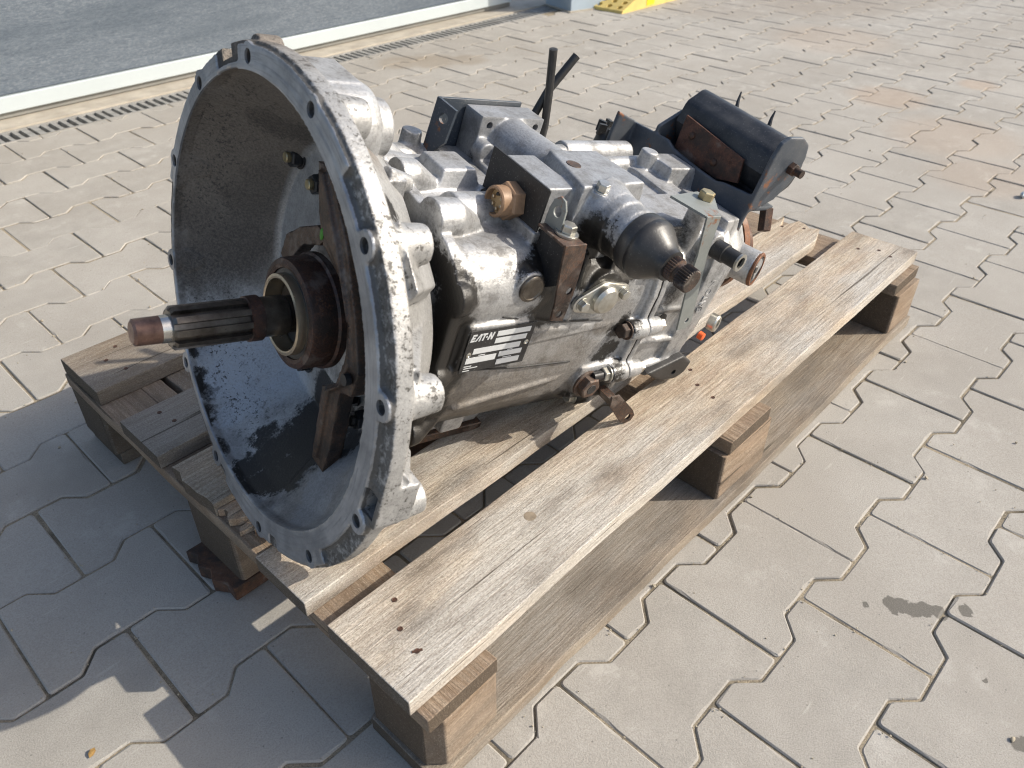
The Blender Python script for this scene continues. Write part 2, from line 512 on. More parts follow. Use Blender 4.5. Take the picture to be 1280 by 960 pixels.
M['case'] = mat_cast('main_case_cast', (0.50, 0.505, 0.51), grease=[
        (0.132, -0.12, 0.06, 0.035, 1), (0.132, -0.11, 0.0, 0.05, 1), (0.132, -0.105, -0.06, 0.045, 1), (0.132, -0.07, 0.10, 0.028, 1), (0.134, -0.10, 0.095, 0.026, 1),
        (0.145, -0.125, 0.04, 0.030, 1), (0.148, -0.125, -0.02, 0.032, 1), (0.145, -0.12, -0.07, 0.036, 1), (0.14, -0.125, 0.085, 0.024, 1), (0.145, -0.09, -0.11, 0.04, 1),
        (0.255, -0.125, 0.095, 0.034, 1), (0.262, -0.12, 0.065, 0.028, 1), (0.235, -0.13, 0.088, 0.016, .8), (0.222, -0.118, 0.112, 0.014, .8), (0.245, -0.11, 0.118, 0.022, .9), (0.275, -0.12, 0.055, 0.017, .9),
        (0.31, -0.12, 0.10, 0.03, 1), (0.34, -0.11, 0.11, 0.03, 1), (0.37, -0.125, 0.09, 0.022, .8),
        (0.385, -0.125, -0.075, 0.030, .95), (0.40, -0.12, -0.10, 0.035, 1), (0.39, -0.13, -0.02, 0.02, .8), (0.36, -0.11, -0.115, 0.04, .9), (0.30, -0.09, -0.13, 0.04, .7),
        (0.20, -0.09, -0.12, 0.04, .8), (0.40, -0.13, 0.018, 0.018, .8), (0.41, -0.13, -0.05, 0.018, .8), (0.33, -0.12, -0.09, 0.02, .6)],
    brown=[(0.19, -0.115, -0.07, 0.07, .8), (0.25, -0.12, -0.075, 0.07, .75), (0.32, -0.12, -0.075, 0.06, .7), (0.16, -0.10, -0.08, 0.05, .8), (0.33, -0.12, -0.02, 0.045, .6), (0.28, -0.12, 0.0, 0.04, .4), (0.38, -0.12, 0.04, 0.03, .5)],
    film=0.2, speck=0.0, grime=0.6, browncol=(0.155, 0.128, 0.098))
M['rear'] = mat_cast('rear_case_cast', (0.50, 0.505, 0.51), grease=[
        (0.455, -0.10, 0.12, 0.03, .6), (0.49, -0.12, 0.08, 0.03, .55), (0.475, -0.12, 0.05, 0.022, .6), (0.55, -0.12, -0.085, 0.03, .95), (0.50, -0.1, -0.11, 0.03, .9),
        (0.48, 0.05, 0.14, 0.02, .5), (0.60, -0.05, 0.02, 0.04, .7)],
    film=0.12, speck=0.0, grime=0.5, rough=0.48)
M['tower'] = mat_cast('shift_tower_cast', (0.40, 0.41, 0.425), grease=[
        (0.27, -0.02, 0.10, 0.03, 1), (0.28, 0.03, 0.10, 0.03, 1), (0.30, -0.11, 0.12, 0.034, 1), (0.295, -0.135, 0.130, 0.032, 1), (0.293, -0.125, 0.155, 0.020, .9), (0.31, -0.15, 0.125, 0.02, .7),
        (0.33, -0.14, 0.12, 0.02, .9), (0.28, 0.07, 0.12, 0.03, .7)],
    film=0.06, speck=0.0, grime=0.35, rough=0.48, metal=0.5)
M['plate_black'] = mat_paint('matt_black_plate', (0.018, 0.018, 0.019), 0, 0.5, 0.4, 0.06)
M['black_rubber'] = mat_paint('black_rubber', (0.017, 0.017, 0.018), 0, 0.40, 0.2, 0.10)
M['rubber_mount'] = mat_paint('bluish_black_rubber', (0.020, 0.022, 0.026), 0, 0.38, 0.35, 0.15)
M['blue_steel'] = mat_paint('blue_grey_painted_steel', (0.055, 0.066, 0.082), 0.35, 0.40, 0.25, 0.2)
M['dark_bracket'] = mat_paint('dark_blue_bracket_paint', (0.050, 0.062, 0.078), 0.25, 0.40, 0.6, 0.15)
M['green_grey'] = mat_paint('green_grey_zinc_strip', (0.20, 0.215, 0.205), 0.25, 0.42, 0.3, 0.2)
M['rust'] = mat_rust('brown_rust')
M['rust_dark'] = mat_rust('dark_oily_rust', (0.055, 0.036, 0.028), 0.55, 0.3)
M['rust_plate'] = mat_rust('brown_rust_plate', (0.13, 0.060, 0.042), 0.6, 0.3)
M['rust_orange'] = mat_rust('orange_rust', (0.23, 0.10, 0.05))
M['rust_strip'] = mat_rust('rusty_strip', (0.125, 0.088, 0.070), 0.6, 0.35, 0.2)
M['bearing_rust'] = mat_rust('rusty_bearing_collar', (0.085, 0.048, 0.038), 0.5, 0.45, 0.12)
M['fork'] = mat_rust('brown_release_fork', (0.105, 0.070, 0.050), 0.5, 0.3)
M['steel'] = mat_plain('oily_steel', (0.22, 0.20, 0.175), 0.32, 0.85, 0.45, 40, 0.15, (0.05, 0.04, 0.032))
M['steel_bright'] = mat_plain('bright_steel', (0.62, 0.60, 0.56), 0.25, 0.95, 0.2, 60, 0.08)
M['copper'] = mat_plain('heat_tinted_steel', (0.30, 0.18, 0.135), 0.4, 0.6, 0.45, 60, 0.3, (0.09, 0.05, 0.04))
M['brass'] = mat_plain('brass_race', (0.62, 0.52, 0.38), 0.3, 0.85, 0.2, 50, 0.1)
M['zinc'] = mat_plain('zinc_plated', (0.60, 0.60, 0.56), 0.32, 0.85, 0.3, 70, 0.1, (0.25, 0.22, 0.17))
M['zinc_yellow'] = mat_plain('yellow_zinc', (0.55, 0.47, 0.28), 0.38, 0.75, 0.35, 70, 0.1, (0.22, 0.16, 0.09))
M['black_nut'] = mat_plain('black_nut', (0.05, 0.05, 0.052), 0.35, 0.5, 0.3, 60, 0.1)
M['white_print'] = mat_plain('white_print', (0.66, 0.68, 0.69), 0.45, 0.2, 0.12, 60, 0.05)
M['plastic_beige'] = mat_plain('beige_connector_plastic', (0.52, 0.36, 0.19), 0.45, 0, 0.25, 80, 0.1)
M['plastic_bronze'] = mat_plain('bronze_connector_shell', (0.34, 0.215, 0.13), 0.5, 0.05, 0.35, 80, 0.1)
M['green_mark'] = mat_plain('green_paint_mark', (0.08, 0.32, 0.03), 0.5, 0, 0.3, 90, 0.1)
M['orange_cap'] = mat_plain('orange_plastic', (0.75, 0.12, 0.03), 0.4, 0, 0.1, 50, 0.05)
M['leaf'] = mat_plain('dry_leaf', (0.42, 0.25, 0.08), 0.8, 0, 0.4, 90, 0.3)
M['grit'] = mat_plain('sand_grain', (0.46, 0.40, 0.30), 0.9, 0, 0.4, 30, 0.3)


# ------------------------------------------------------------------ mesh builder
class MB:
    def __init__(self):
        self.v = []
        self.f = []

    def add(self, vs, fs):
        o = len(self.v)
        self.v += [tuple(x) for x in vs]
        self.f += [tuple(i + o for i in f) for f in fs]
        return self

    def box(self, a, b):
        (x0, y0, z0), (x1, y1, z1) = a, b
        vs = [(x0, y0, z0), (x1, y0, z0), (x1, y1, z0), (x0, y1, z0), (x0, y0, z1), (x1, y0, z1), (x1, y1, z1), (x0, y1, z1)]
        return self.add(vs, [(0, 3, 2, 1), (4, 5, 6, 7), (0, 1, 5, 4), (1, 2, 6, 5), (2, 3, 7, 6), (3, 0, 4, 7)])

    def obox(self, c, ax, ay, az):
        """box around centre c with half-axis vectors"""
        c, ax, ay, az = map(Vector, (c, ax, ay, az))
        vs = [c + sx * ax + sy * ay + sz * az for sz in (-1, 1) for sx, sy in ((-1, -1), (1, -1), (1, 1), (-1, 1))]
        if ax.cross(ay).dot(az) < 0:
            vs = [c + sx * ax + sy * ay - sz * az for sz in (-1, 1) for sx, sy in ((-1, -1), (1, -1), (1, 1), (-1, 1))]
        return self.add(vs, [(0, 3, 2, 1), (4, 5, 6, 7), (0, 1, 5, 4), (1, 2, 6, 5), (2, 3, 7, 6), (3, 0, 4, 7)])

    def loft(self, loops, cap=True):
        n = len(loops[0])
        vs = [p for l in loops for p in l]
        fs = []
        for i in range(len(loops) - 1):
            for j in range(n):
                k = (j + 1) % n
                fs.append((i * n + j, i * n + k, (i + 1) * n + k, (i + 1) * n + j))
        if cap:
            fs.append(tuple(reversed(range(n))))
            fs.append(tuple((len(loops) - 1) * n + j for j in range(n)))
        return self.add(vs, fs)

    def prism(self, poly, axis, a, b):
        """poly = 2-D points in the two other axes (order xyz without axis), extruded from a to b"""
        def P(q, t):
            return {0: (t, q[0], q[1]), 1: (q[0], t, q[1]), 2: (q[0], q[1], t)}[axis]
        return self.loft([[P(q, a) for q in poly], [P(q, b) for q in poly]])

    def tube(self, pts, rad, n=12, cap=True):
        """swept circle through points, rad a number or list"""
        pts = [Vector(p) for p in pts]
        rs = rad if isinstance(rad, (list, tuple)) else [rad] * len(pts)
        loops = []
        u = None
        for i, p in enumerate(pts):
            t = (pts[min(i + 1, len(pts) - 1)] - pts[max(i - 1, 0)])
            if t.length < 1e-9:
                t = last_t
            t = t.normalized()
            last_t = t
            if u is None:
                a = Vector((0, 0, 1)) if abs(t.z) < 0.9 else Vector((1, 0, 0))
                u = (a - t * a.dot(t)).normalized()
            else:
                u = (u - t * u.dot(t)).normalized()
            w = t.cross(u)
            loops.append([p + (u * math.cos(2 * PI * j / n) + w * math.sin(2 * PI * j / n)) * rs[i] for j in range(n)])
        return self.loft(loops, cap)

    def cyl(self, p0, p1, r0, r1=None, n=24):
        return self.tube([p0, p1], [r0, r0 if r1 is None else r1], n)

    def turn(self, prof, o, d, n=48):
        """open profile [(t, r)...] along direction d from o, closed with caps"""
        o = Vector(o)
        d = Vector(d).normalized()
        a = Vector((0, 0, 1)) if abs(d.z) < 0.9 else Vector((1, 0, 0))
        u = (a - d * a.dot(d)).normalized()
        w = d.cross(u)
        return self.loft([[o + d * t + (u * math.cos(2 * PI * j / n) + w * math.sin(2 * PI * j / n)) * max(r, 1e-5) for j in range(n)] for t, r in prof])

    def ring(self, prof, o, d, n=64):
        """closed profile (t, r) revolved about the axis: a solid ring"""
        o = Vector(o)
        d = Vector(d).normalized()
        a = Vector((0, 0, 1)) if abs(d.z) < 0.9 else Vector((1, 0, 0))
        u = (a - d * a.dot(d)).normalized()
        w = d.cross(u)
        k = len(prof)
        vs = []
        for j in range(n):
            e = u * math.cos(2 * PI * j / n) + w * math.sin(2 * PI * j / n)
            vs += [o + d * t + e * max(r, 1e-5) for t, r in prof]
        fs = []
        for j in range(n):
            j2 = (j + 1) % n
            for i in range(k):
                i2 = (i + 1) % k
                fs.append((j * k + i, j * k + i2, j2 * k + i2, j2 * k + i))
        return self.add(vs, fs)

    def hexa(self, p, d, af, h, rot=0.0):
        p = Vector(p)
        d = Vector(d).normalized()
        a = Vector((0, 0, 1)) if abs(d.z) < 0.9 else Vector((1, 0, 0))
        u = (a - d * a.dot(d)).normalized()
        w = d.cross(u)
        r = af / math.sqrt(3)
        def L(t, s):
            return [p + d * t + (u * math.cos(rot + PI * j / 3) + w * math.sin(rot + PI * j / 3)) * r * s for j in range(6)]
        return self.loft([L(0, 1), L(h * 0.86, 1), L(h, 0.88)])

    def sphere(self, c, r, n=16, squash=(1, 1, 1)):
        c = Vector(c)
        loops = []
        m = n // 2
        for i in range(m + 1):
            t = PI * i / m
            rr = max(math.sin(t), 1e-3)
            loops.append([c + Vector((math.cos(2 * PI * j / n) * rr * r * squash[0], math.sin(2 * PI * j / n) * rr * r * squash[1], -math.cos(t) * r * squash[2])) for j in range(n)])
        return self.loft(loops)

    def mesh(self, name, recalc=True):
        me = bpy.data.meshes.new(name)
        me.from_pydata(self.v, [], self.f)
        if recalc:
            bm = bmesh.new()
            bm.from_mesh(me)
            bmesh.ops.recalc_face_normals(bm, faces=bm.faces)
            bm.to_mesh(me)
            bm.free()
        return me

    def build(self, name, mat, parent=None, smooth=35, bevel=0.0, seg=2):
        me = self.mesh(name)
        me.materials.append(M[mat])
        o = bpy.data.objects.new(name, me)
        COL.objects.link(o)
        if parent is not None:
            o.parent = parent
        finish(o, smooth, bevel, seg)
        return o


def finish(o, smooth=35, bevel=0.0, seg=2):
    me = o.data
    if bevel:
        md = o.modifiers.new('bevel', 'BEVEL')
        md.width = bevel
        md.segments = seg
        md.limit_method = 'ANGLE'
        md.angle_limit = math.radians(35)
        md.harden_normals = True
        me.shade_smooth()
    elif smooth:
        me.shade_smooth()
        me.set_sharp_from_angle(angle=math.radians(smooth))


def bake(o):
    dg = bpy.context.evaluated_depsgraph_get()
    ev = o.evaluated_get(dg)
    me = bpy.data.meshes.new_from_object(ev, depsgraph=dg)
    old = o.data
    mats = list(old.materials)
    o.modifiers.clear()
    o.data = me
    me.name = old.name
    if not me.materials:
        for mm in mats:
            me.materials.append(mm)
    bpy.data.meshes.remove(old)


def cast(name, mb, mat, parent, voxel=0.0022, it=3, cut=None, sharp=None):
    """weld overlapping solids into one casting with filleted corners"""
    o = mb.build(name, mat, parent, smooth=0)
    rm = o.modifiers.new('remesh', 'REMESH')
    rm.mode = 'VOXEL'
    rm.voxel_size = voxel
    rm.use_smooth_shade = True
    sm = o.modifiers.new('smooth', 'SMOOTH')
    sm.factor = 0.5
    sm.iterations = it
    bpy.context.view_layer.update()
    bake(o)
    for cut_ in (cut if isinstance(cut, list) else [cut] if cut is not None else []):
        co = cut_.build('cutter', mat, parent, smooth=0)
        bo = o.modifiers.new('cut', 'BOOLEAN')
        bo.operation = 'DIFFERENCE'
        bo.solver = 'EXACT'
        bo.object = co
        bpy.context.view_layer.update()
        bake(o)
        cm = co.data
        bpy.data.objects.remove(co)
        bpy.data.meshes.remove(cm)
    o.data.shade_smooth()
    o.data.set_sharp_from_angle(angle=math.radians(48))
    return o


def empty(name, loc=(0, 0, 0)):
    o = bpy.data.objects.new(name, None)
    o.empty_display_size = 0.05
    COL.objects.link(o)
    o.location = loc
    return o


def tag(o, label=None, cat=None, group=None, kind=None):
    if label:
        o['label'] = label
    if cat:
        o['category'] = cat
    if group:
        o['group'] = group
    if kind:
        o['kind'] = kind
    return o

# ================================================================== SETTING
ground = MB().add([(-150, -150, -0.035), (150, -150, -0.035), (150, 150, -0.035), (-150, 150, -0.035)], [(0, 1, 2, 3)]).build('ground', 'ground', smooth=0)
tag(ground, kind='structure')
pavement = MB().add([(-2.2, -2.6, -0.0026), (7.0, -2.6, -0.0026), (7.0, 2.242, -0.0026), (-2.2, 2.242, -0.0026)], [(0, 1, 2, 3)]).build('pavement', 'sand', smooth=0)
tag(pavement, kind='structure')

LAT_O = Vector((0.3753, -0.0942, 0))
LAT_A = -0.0075
GAP = 0.0016


def paver_outline(g=GAP, inset=0.0):
    t = g + inset
    hw, ww, L = 0.0825 - t, 0.0575 - t, 0.1 - t
    c = 0.0045
    k1, k2 = -0.0625 - 0.41 * t, -0.0375 - 0.41 * t
    q = [(-L, hw - c), (-L + 0.3 * c, hw - 0.3 * c), (-L + c, hw), (k1 - 0.0025, hw), (k1 - 0.0003, hw - 0.0006), (k1 + 0.0017, hw - 0.0017), (k2 - 0.0017, ww + 0.0017), (k2, ww + 0.0005), (k2 + 0.0025, ww)]
    top = q + [(-x, y) for x, y in reversed(q)]
    return top + [(-x, -y) for x, y in top]


def paver_mb(seed):
    rd = random.Random(seed)
    lo, hi = paver_outline(), paver_outline(inset=0.0014)
    L0, L1 = [], []
    n = len(lo)
    for i in range(n):
        a, b = Vector(lo[i]), Vector(lo[(i + 1) % n])
        c, d = Vector(hi[i]), Vector(hi[(i + 1) % n])
        m = max(1, int((b - a).length / 0.017))
        chip = 0.0
        for j in range(m):
            t = j / m
            w = a.lerp(b, t)
            q = c.lerp(d, t)
            chip = rd.uniform(0.0012, 0.0035) if rd.random() < 0.05 else rd.uniform(0, 0.0007)
            q = q + (Vector((0, 0)) - q).normalized() * chip
            L0.append(w)
            L1.append(q)
    mb = MB()
    mb.loft([[(p.x, p.y, -0.04) for p in L0], [(p.x, p.y, -0.0015) for p in L0], [(p.x, p.y, 0) for p in L1]])
    return mb


PM = []
for sd in range(7):
    pm = paver_mb(sd + 3).mesh('paver')
    pm.materials.append(M['paver'])
    PM.append(pm)
rot = Matrix.Rotation(LAT_A, 4, 'Z')
cand = []
for c in range(-17, 19):
    for k in range(-13, 34):
        p = LAT_O + (rot @ Vector((0.2 * k + 0.1 + 0.1 * (c % 2), -0.14 * c, 0)))
        if -2.1 < p.x < 6.9 and -2.5 < p.y < 2.31:
            d = p - camo.location
            zc = d.dot(fwd)
            inv = zc > 0.2 and abs(d.dot(right) / zc) < 0.66 + 0.09 / zc and abs(d.dot(up) / zc) < 0.50 + 0.09 / zc
            cand.append((0 if inv else 1, d.length, p))
cand.sort(key=lambda t: (t[0], t[1]))
rest = MB()
nb = 0
for inv, dist, p in cand:
    pm = random.choice(PM)
    tilt = Matrix.Rotation(random.gauss(0, 0.0022), 4, 'X') @ Matrix.Rotation(random.gauss(0, 0.0022), 4, 'Y') @ Matrix.Rotation(LAT_A + random.gauss(0, 0.0035), 4, 'Z')
    mw = Matrix.Translation(p + Vector((random.gauss(0, 0.0007), random.gauss(0, 0.0005), random.uniform(-0.0016, 0.0008)))) @ tilt
    edge = p.y + 0.083 > 2.236
    if inv == 0 and nb < 298:
        me = pm
        if edge:
            if p.y - 0.06 > 2.236:
                continue
            bm = bmesh.new()
            bm.from_mesh(pm)
            pl = mw.inverted() @ Vector((0, 2.236, 0))
            no = (mw.inverted().to_3x3() @ Vector((0, 1, 0)))
            r = bmesh.ops.bisect_plane(bm, geom=bm.verts[:] + bm.edges[:] + bm.faces[:], plane_co=pl, plane_no=no, clear_outer=True)
            bmesh.ops.edgeloop_fill(bm, edges=[e for e in r['geom_cut'] if isinstance(e, bmesh.types.BMEdge)])
            me = bpy.data.meshes.new('paver')
            bm.to_mesh(me)
            bm.free()
            me.materials.append(M['paver'])
        o = bpy.data.objects.new('paver', me)
        COL.objects.link(o)
        o.matrix_world = mw
        o.parent = pavement
        nb += 1
    elif not edge:
        rest.add([mw @ v.co for v in pm.vertices], [tuple(f.vertices) for f in pm.polygons])
ro = rest.build('outer_pavers', 'paver', pavement, smooth=0)
tag(ro, kind='stuff')

# ---- channel drain along the door
ch = MB()
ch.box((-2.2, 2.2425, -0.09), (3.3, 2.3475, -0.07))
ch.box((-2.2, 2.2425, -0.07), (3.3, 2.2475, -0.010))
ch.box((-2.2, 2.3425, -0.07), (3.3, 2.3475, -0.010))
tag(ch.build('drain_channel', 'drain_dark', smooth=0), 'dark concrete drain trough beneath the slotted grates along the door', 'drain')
bar_me = None
ORD = ['first', 'second', 'third', 'fourth', 'fifth', 'sixth', 'seventh', 'eighth', 'ninth']
for s in range(8):
    x0 = 2.5 - 0.5 * s
    g = empty('drain_grate', (x0, 2.295, -0.004))
    tag(g, '%s grey slotted drain grate counted from the blue-grey door post' % ORD[s], 'drain grate', 'drain grates along the door')
    for sg in (-1, 1):
        MB().box((0.001, sg * 0.0495 - 0.008, -0.02), (0.499, sg * 0.0495 + 0.008, 0)).build('frame_rail', 'galv', g, bevel=0.001)
    MB().box((0.001, -0.003, -0.02), (0.499, 0.003, -0.012)).build('centre_rib', 'galv', g, smooth=0)
    for b in range(18):
        if bar_me is None:
            t = MB().box((-0.0060, -0.0415, -0.02), (0.0060, 0.0415, 0)).build('bar', 'galv', g, smooth=0)
            bar_me = t.data
        else:
            t = bpy.data.objects.new('bar', bar_me)
            COL.objects.link(t)
            t.parent = g
        t.location = (0.0125 + 0.5 * b / 18.0 + 0.5 / 36 - 0.0125, 0, -0.0005)
        if b in (0, 8, 17):
            t.scale = (1.5, 1, 1)
th = MB()
th.box((-2.2, 2.3485, -0.05), (3.4, 2.62, 0.002))
tag(th.build('threshold', 'concrete', smooth=0), kind='structure')

# ---- sectional door
door = empty('sectional_door', (0.5, 2.43, 0))
tag(door, 'blue-grey wood-textured sectional garage door with a pale aluminium bottom rail', 'garage door')
dx0, dx1 = -2.9, 2.21
MB().box((dx0, 0.012, 0.004), (dx1, 0.04, 0.024)).build('rubber_seal', 'alu_grey', door, bevel=0.002)
MB().box((dx0, 0.0, 0.022), (dx1, 0.05, 0.068)).build('bottom_rail', 'alu_profile', door, bevel=0.003)
zz = 0.069
for i in range(6):
    MB().box((dx0, 0.010, zz), (dx1, 0.05, zz + 0.494)).build('door_section', 'door', door, bevel=0.004)
    zz += 0.500
post = empty('door_post', (2.82, 2.165, 0))
post.rotation_euler = (0, 0, math.radians(-14))
tag(post, 'blue-grey steel door post at the far end of the drain', 'post')
MB().box((0, 0, 0.0), (0.22, 0.20, 3.0)).build('post_body', 'post', post, bevel=0.004)
MB().box((-0.012, -0.012, -0.002), (0.232, 0.212, 0.004)).build('mortar_foot', 'concrete', post, smooth=0)

# ---- yellow ramp block by the post
ramp = empty('cable_ramp', (2.945, 1.968, 0))
tag(ramp, 'worn yellow plastic ramp with round holes beside the door post', 'ramp')
rp = [(0.0, 0.0), (0.46, 0.0), (0.46, 0.06), (0.13, 0.06), (0.004, 0.012)]
ro2 = MB().prism(rp, 1, 0, 0.36).build('ramp_body', 'yellow', ramp, smooth=0)
cut = MB()
nrm = Vector((-0.048, 0, 0.126)).normalized()
for i in range(3):
    for j in range(6):
        cpt = Vector((0.026 + 0.037 * i, 0.032 + 0.058 * j, 0.012 + 0.048 * (0.022 + 0.037 * i) / 0.126))
        cut.cyl(cpt - nrm * 0.012, cpt + nrm * 0.02, 0.0135, n=14)
co = cut.build('cutter', 'yellow', ramp, smooth=0)
bo = ro2.modifiers.new('cut', 'BOOLEAN')
bo.object = co
bo.solver = 'EXACT'
bpy.context.view_layer.update()
bake(ro2)
bpy.data.objects.remove(co)
MB().box((0.19, -0.002, 0.010), (0.25, 0.0, 0.052)).build('reflector', 'yellow2', ramp, smooth=0)
MB().box((0.19, 0.001, 0.060), (0.25, 0.355, 0.0615)).build('reflector', 'yellow2', ramp, smooth=0)


# ================================================================== PALLET
pallet = empty('pallet', (0.6, 0.4, 0))
tag(pallet, 'weathered wooden four-way pallet under the gearbox', 'pallet')
pallet_off = Vector((0.6, 0.4, 0))


def board(name, x0, x1, y0, y1, z0, z1, mat, parent=pallet, n=24, jit=0.0006, rag0=0.0, rag1=0.0, along='x', warp=0.0, skew=0.0, seed=0):
    """plank with slightly wandering edges; its own origin at its middle, grain along local X"""
    rd = random.Random(seed * 131 + int(x0 * 1000) + int(y0 * 977))
    L = (x1 - x0) if along == 'x' else (y1 - y0)
    W = (y1 - y0) if along == 'x' else (x1 - x0)
    T = z1 - z0
    m = 6
    xs = [-L / 2 + L * i / n for i in range(n + 1)]
    off = []
    a = b = 0.0
    for i in range(n + 1):
        a = a * 0.7 + rd.gauss(0, jit)
        b = b * 0.7 + rd.gauss(0, jit)
        off.append((a, b, math.sin(i / n * PI) * warp + rd.gauss(0, jit * 0.15)))
    r0 = [rd.uniform(0, rag0) for _ in range(m + 1)]
    r1 = [rd.uniform(0, rag1) for _ in range(m + 1)]
    vs, fs = [], []
    for i in range(n + 1):
        for lay in (0, 1):
            for j in range(m + 1):
                t = j / m
                y = -W / 2 + W * t + off[i][0] * (1 - t) + off[i][1] * t
                x = xs[i]
                if i == 0:
                    x += r0[j]
                elif i == 1:
                    x += r0[j] * 0.5
                elif i == n:
                    x -= r1[j]
                elif i == n - 1:
                    x -= r1[j] * 0.5
                vs.append((x, y + skew * (x / L), (-T / 2 if lay == 0 else T / 2) + off[i][2]))
    k = m + 1
    def I(i, lay, j):
        return (i * 2 + lay) * k + j
    for i in range(n):
        for j in range(m):
            fs.append((I(i, 0, j), I(i, 0, j + 1), I(i + 1, 0, j + 1), I(i + 1, 0, j)))
            fs.append((I(i, 1, j), I(i + 1, 1, j), I(i + 1, 1, j + 1), I(i, 1, j + 1)))
        fs.append((I(i, 0, 0), I(i + 1, 0, 0), I(i + 1, 1, 0), I(i, 1, 0)))
        fs.append((I(i, 0, m), I(i, 1, m), I(i + 1, 1, m), I(i + 1, 0, m)))
    for j in range(m):
        fs.append((I(0, 0, j), I(0, 1, j), I(0, 1, j + 1), I(0, 0, j + 1)))
        fs.append((I(n, 0, j), I(n, 0, j + 1), I(n, 1, j + 1), I(n, 1, j)))
    o = MB().add(vs, fs).build(name, mat, parent, bevel=0.0016)
    o.location = Vector(((x0 + x1) / 2, (y0 + y1) / 2, (z0 + z1) / 2)) - pallet_off
    if along == 'y':
        o.rotation_euler = (0, 0, PI / 2)
    return o


# deck boards, right to left
decks = []
decks.append(board('deck_board', -0.006, 1.204, 0.020, 0.142, 0.1225, 0.144, 'wood_light', seed=1, skew=0.004))
decks.append(board('deck_board', -0.006, 1.192, 0.178, 0.268, 0.1222, 0.144, 'wood_light', seed=2, rag1=0.07, jit=0.0009))
# the middle board: its front right corner has split off
decks.append(board('deck_board', 0.0, 1.200, 0.372, 0.466, 0.1222, 0.143, 'wood_tan', seed=3, rag0=0.006))
board('split_piece', 0.006, 0.21, 0.336, 0.3705, 0.1222, 0.134, 'splinter', seed=4, rag0=0.02, n=10)
board('splinter', 0.001, 0.17, 0.3155, 0.3345, 0.1222, 0.129, 'splinter', seed=5, rag0=0.03, rag1=0.03, n=10)
decks.append(board('deck_board', 0.0, 1.200, 0.495, 0.597, 0.1222, 0.1435, 'wood_grey', seed=6))
decks.append(board('deck_board', 0.006, 1.200, 0.672, 0.790, 0.1222, 0.146, 'wood_grey', seed=7, skew=-0.004))
# cross boards under the deck
board('cross_board', 0.002, 0.094, 0.002, 0.790, 0.1002, 0.1218, 'wood_block', along='y', seed=8)
board('cross_board', 0.100, 0.135, 0.45, 0.790, 0.1002, 0.1214, 'wood_grey', along='y', seed=18)
board('cross_board', 0.535, 0.640, 0.002, 0.790, 0.1002, 0.1218, 'wood_block', along='y', seed=9)
board('cross_board', 1.095, 1.198, 0.010, 0.790, 0.1002, 0.1218, 'wood_block', along='y', seed=10)
# blocks
for (bx0, bx1) in ((0.004, 0.092), (0.528, 0.650), (1.104, 1.196)):
    for i, (by0, by1) in enumerate(((0.002, 0.095), (0.352, 0.450), (0.690, 0.786))):
        cx, cy = (bx0 + bx1) / 2, (by0 + by1) / 2
        hx, hy = (bx1 - bx0) / 2, (by1 - by0) / 2
        c = 0.016 if (bx0 < 0.1 and i == 0) else 0.004
        poly = [(-hx + c, -hy), (hx, -hy), (hx, hy), (-hx, hy), (-hx, -hy + c)]
        b = MB().prism(poly, 2, -0.0389, 0.0388).build('block', 'wood_block' if i != 2 else 'wood_dark', pallet, bevel=0.002)
        b.location = Vector((cx, cy, 0.0611)) - pallet_off
        b.rotation_euler = (0, 0, random.uniform(-0.03, 0.03))
# bottom boards
board('bottom_board', 0.0, 1.198, -0.003, 0.098, 0.001, 0.022, 'wood_bottom', seed=11, jit=0.0009)
board('bottom_board', -0.020, 1.198, 0.350, 0.452, 0.001, 0.022, 'wood_red', seed=12, jit=0.0009, rag0=0.012)
board('bottom_board', 0.010, 1.198, 0.690, 0.788, 0.001, 0.022, 'wood_dark', seed=13, jit=0.0009)
# nails and knots
for (x, y, z, b) in ((0.041, 0.084, 0.144, 0), (0.036, 0.053, 0.144, 0), (0.576, 0.060, 0.144, 0), (0.586, 0.091, 0.144, 0), (1.15, 0.05, 0.144, 0), (1.14, 0.105, 0.144, 0),
                     (0.045, 0.205, 0.144, 1), (0.05, 0.245, 0.144, 1), (0.05, 0.545, 0.1435, 3), (0.06, 0.70, 0.146, 4), (0.05, 0.74, 0.146, 4), (0.075, 0.765, 0.146, 4), (1.15, 0.215, 0.144, 1), (0.585, 0.205, 0.144, 1), (0.595, 0.245, 0.144, 1), (0.06, 0.115, 0.144, 0), (0.61, 0.118, 0.144, 0), (1.16, 0.075, 0.144, 0), (0.045, 0.395, 0.143, 2), (0.055, 0.435, 0.143, 2), (0.045, 0.575, 0.1435, 3), (1.13, 0.25, 0.144, 1)):
    nd = MB()
    nd.turn([(-0.004, 0.0026), (0.0002, 0.0031), (0.0007, 0.0026), (0.0002, 0.0017), (0.0005, 0.0001)], (0, 0, 0), (0, 0, 1), 12)
    a = random.uniform(0, 3)
    if x < 0.039:
        nd.obox((0, 0, 0.0003), (0.0052 * math.cos(a), 0.0052 * math.sin(a), 0), (-0.0012 * math.sin(a), 0.0012 * math.cos(a), 0), (0, 0, 0.0005))
    no = nd.build('nail', 'nail', decks[b])
    no.location = Vector((x, y, z)) - pallet_off - decks[b].location
kn = MB()
kn.turn([(-0.004, 0.0072), (0.0002, 0.0076), (0.0006, 0.006), (0.0003, 0.003), (0.0008, 0.0001)], (0, 0, 0), (0, 0, 1), 18)
ko = kn.build('knot', 'knot', decks[0])
ko.location = Vector((0.241, 0.093, 0.1438)) - pallet_off - decks[0].location


# ================================================================== GEARBOX

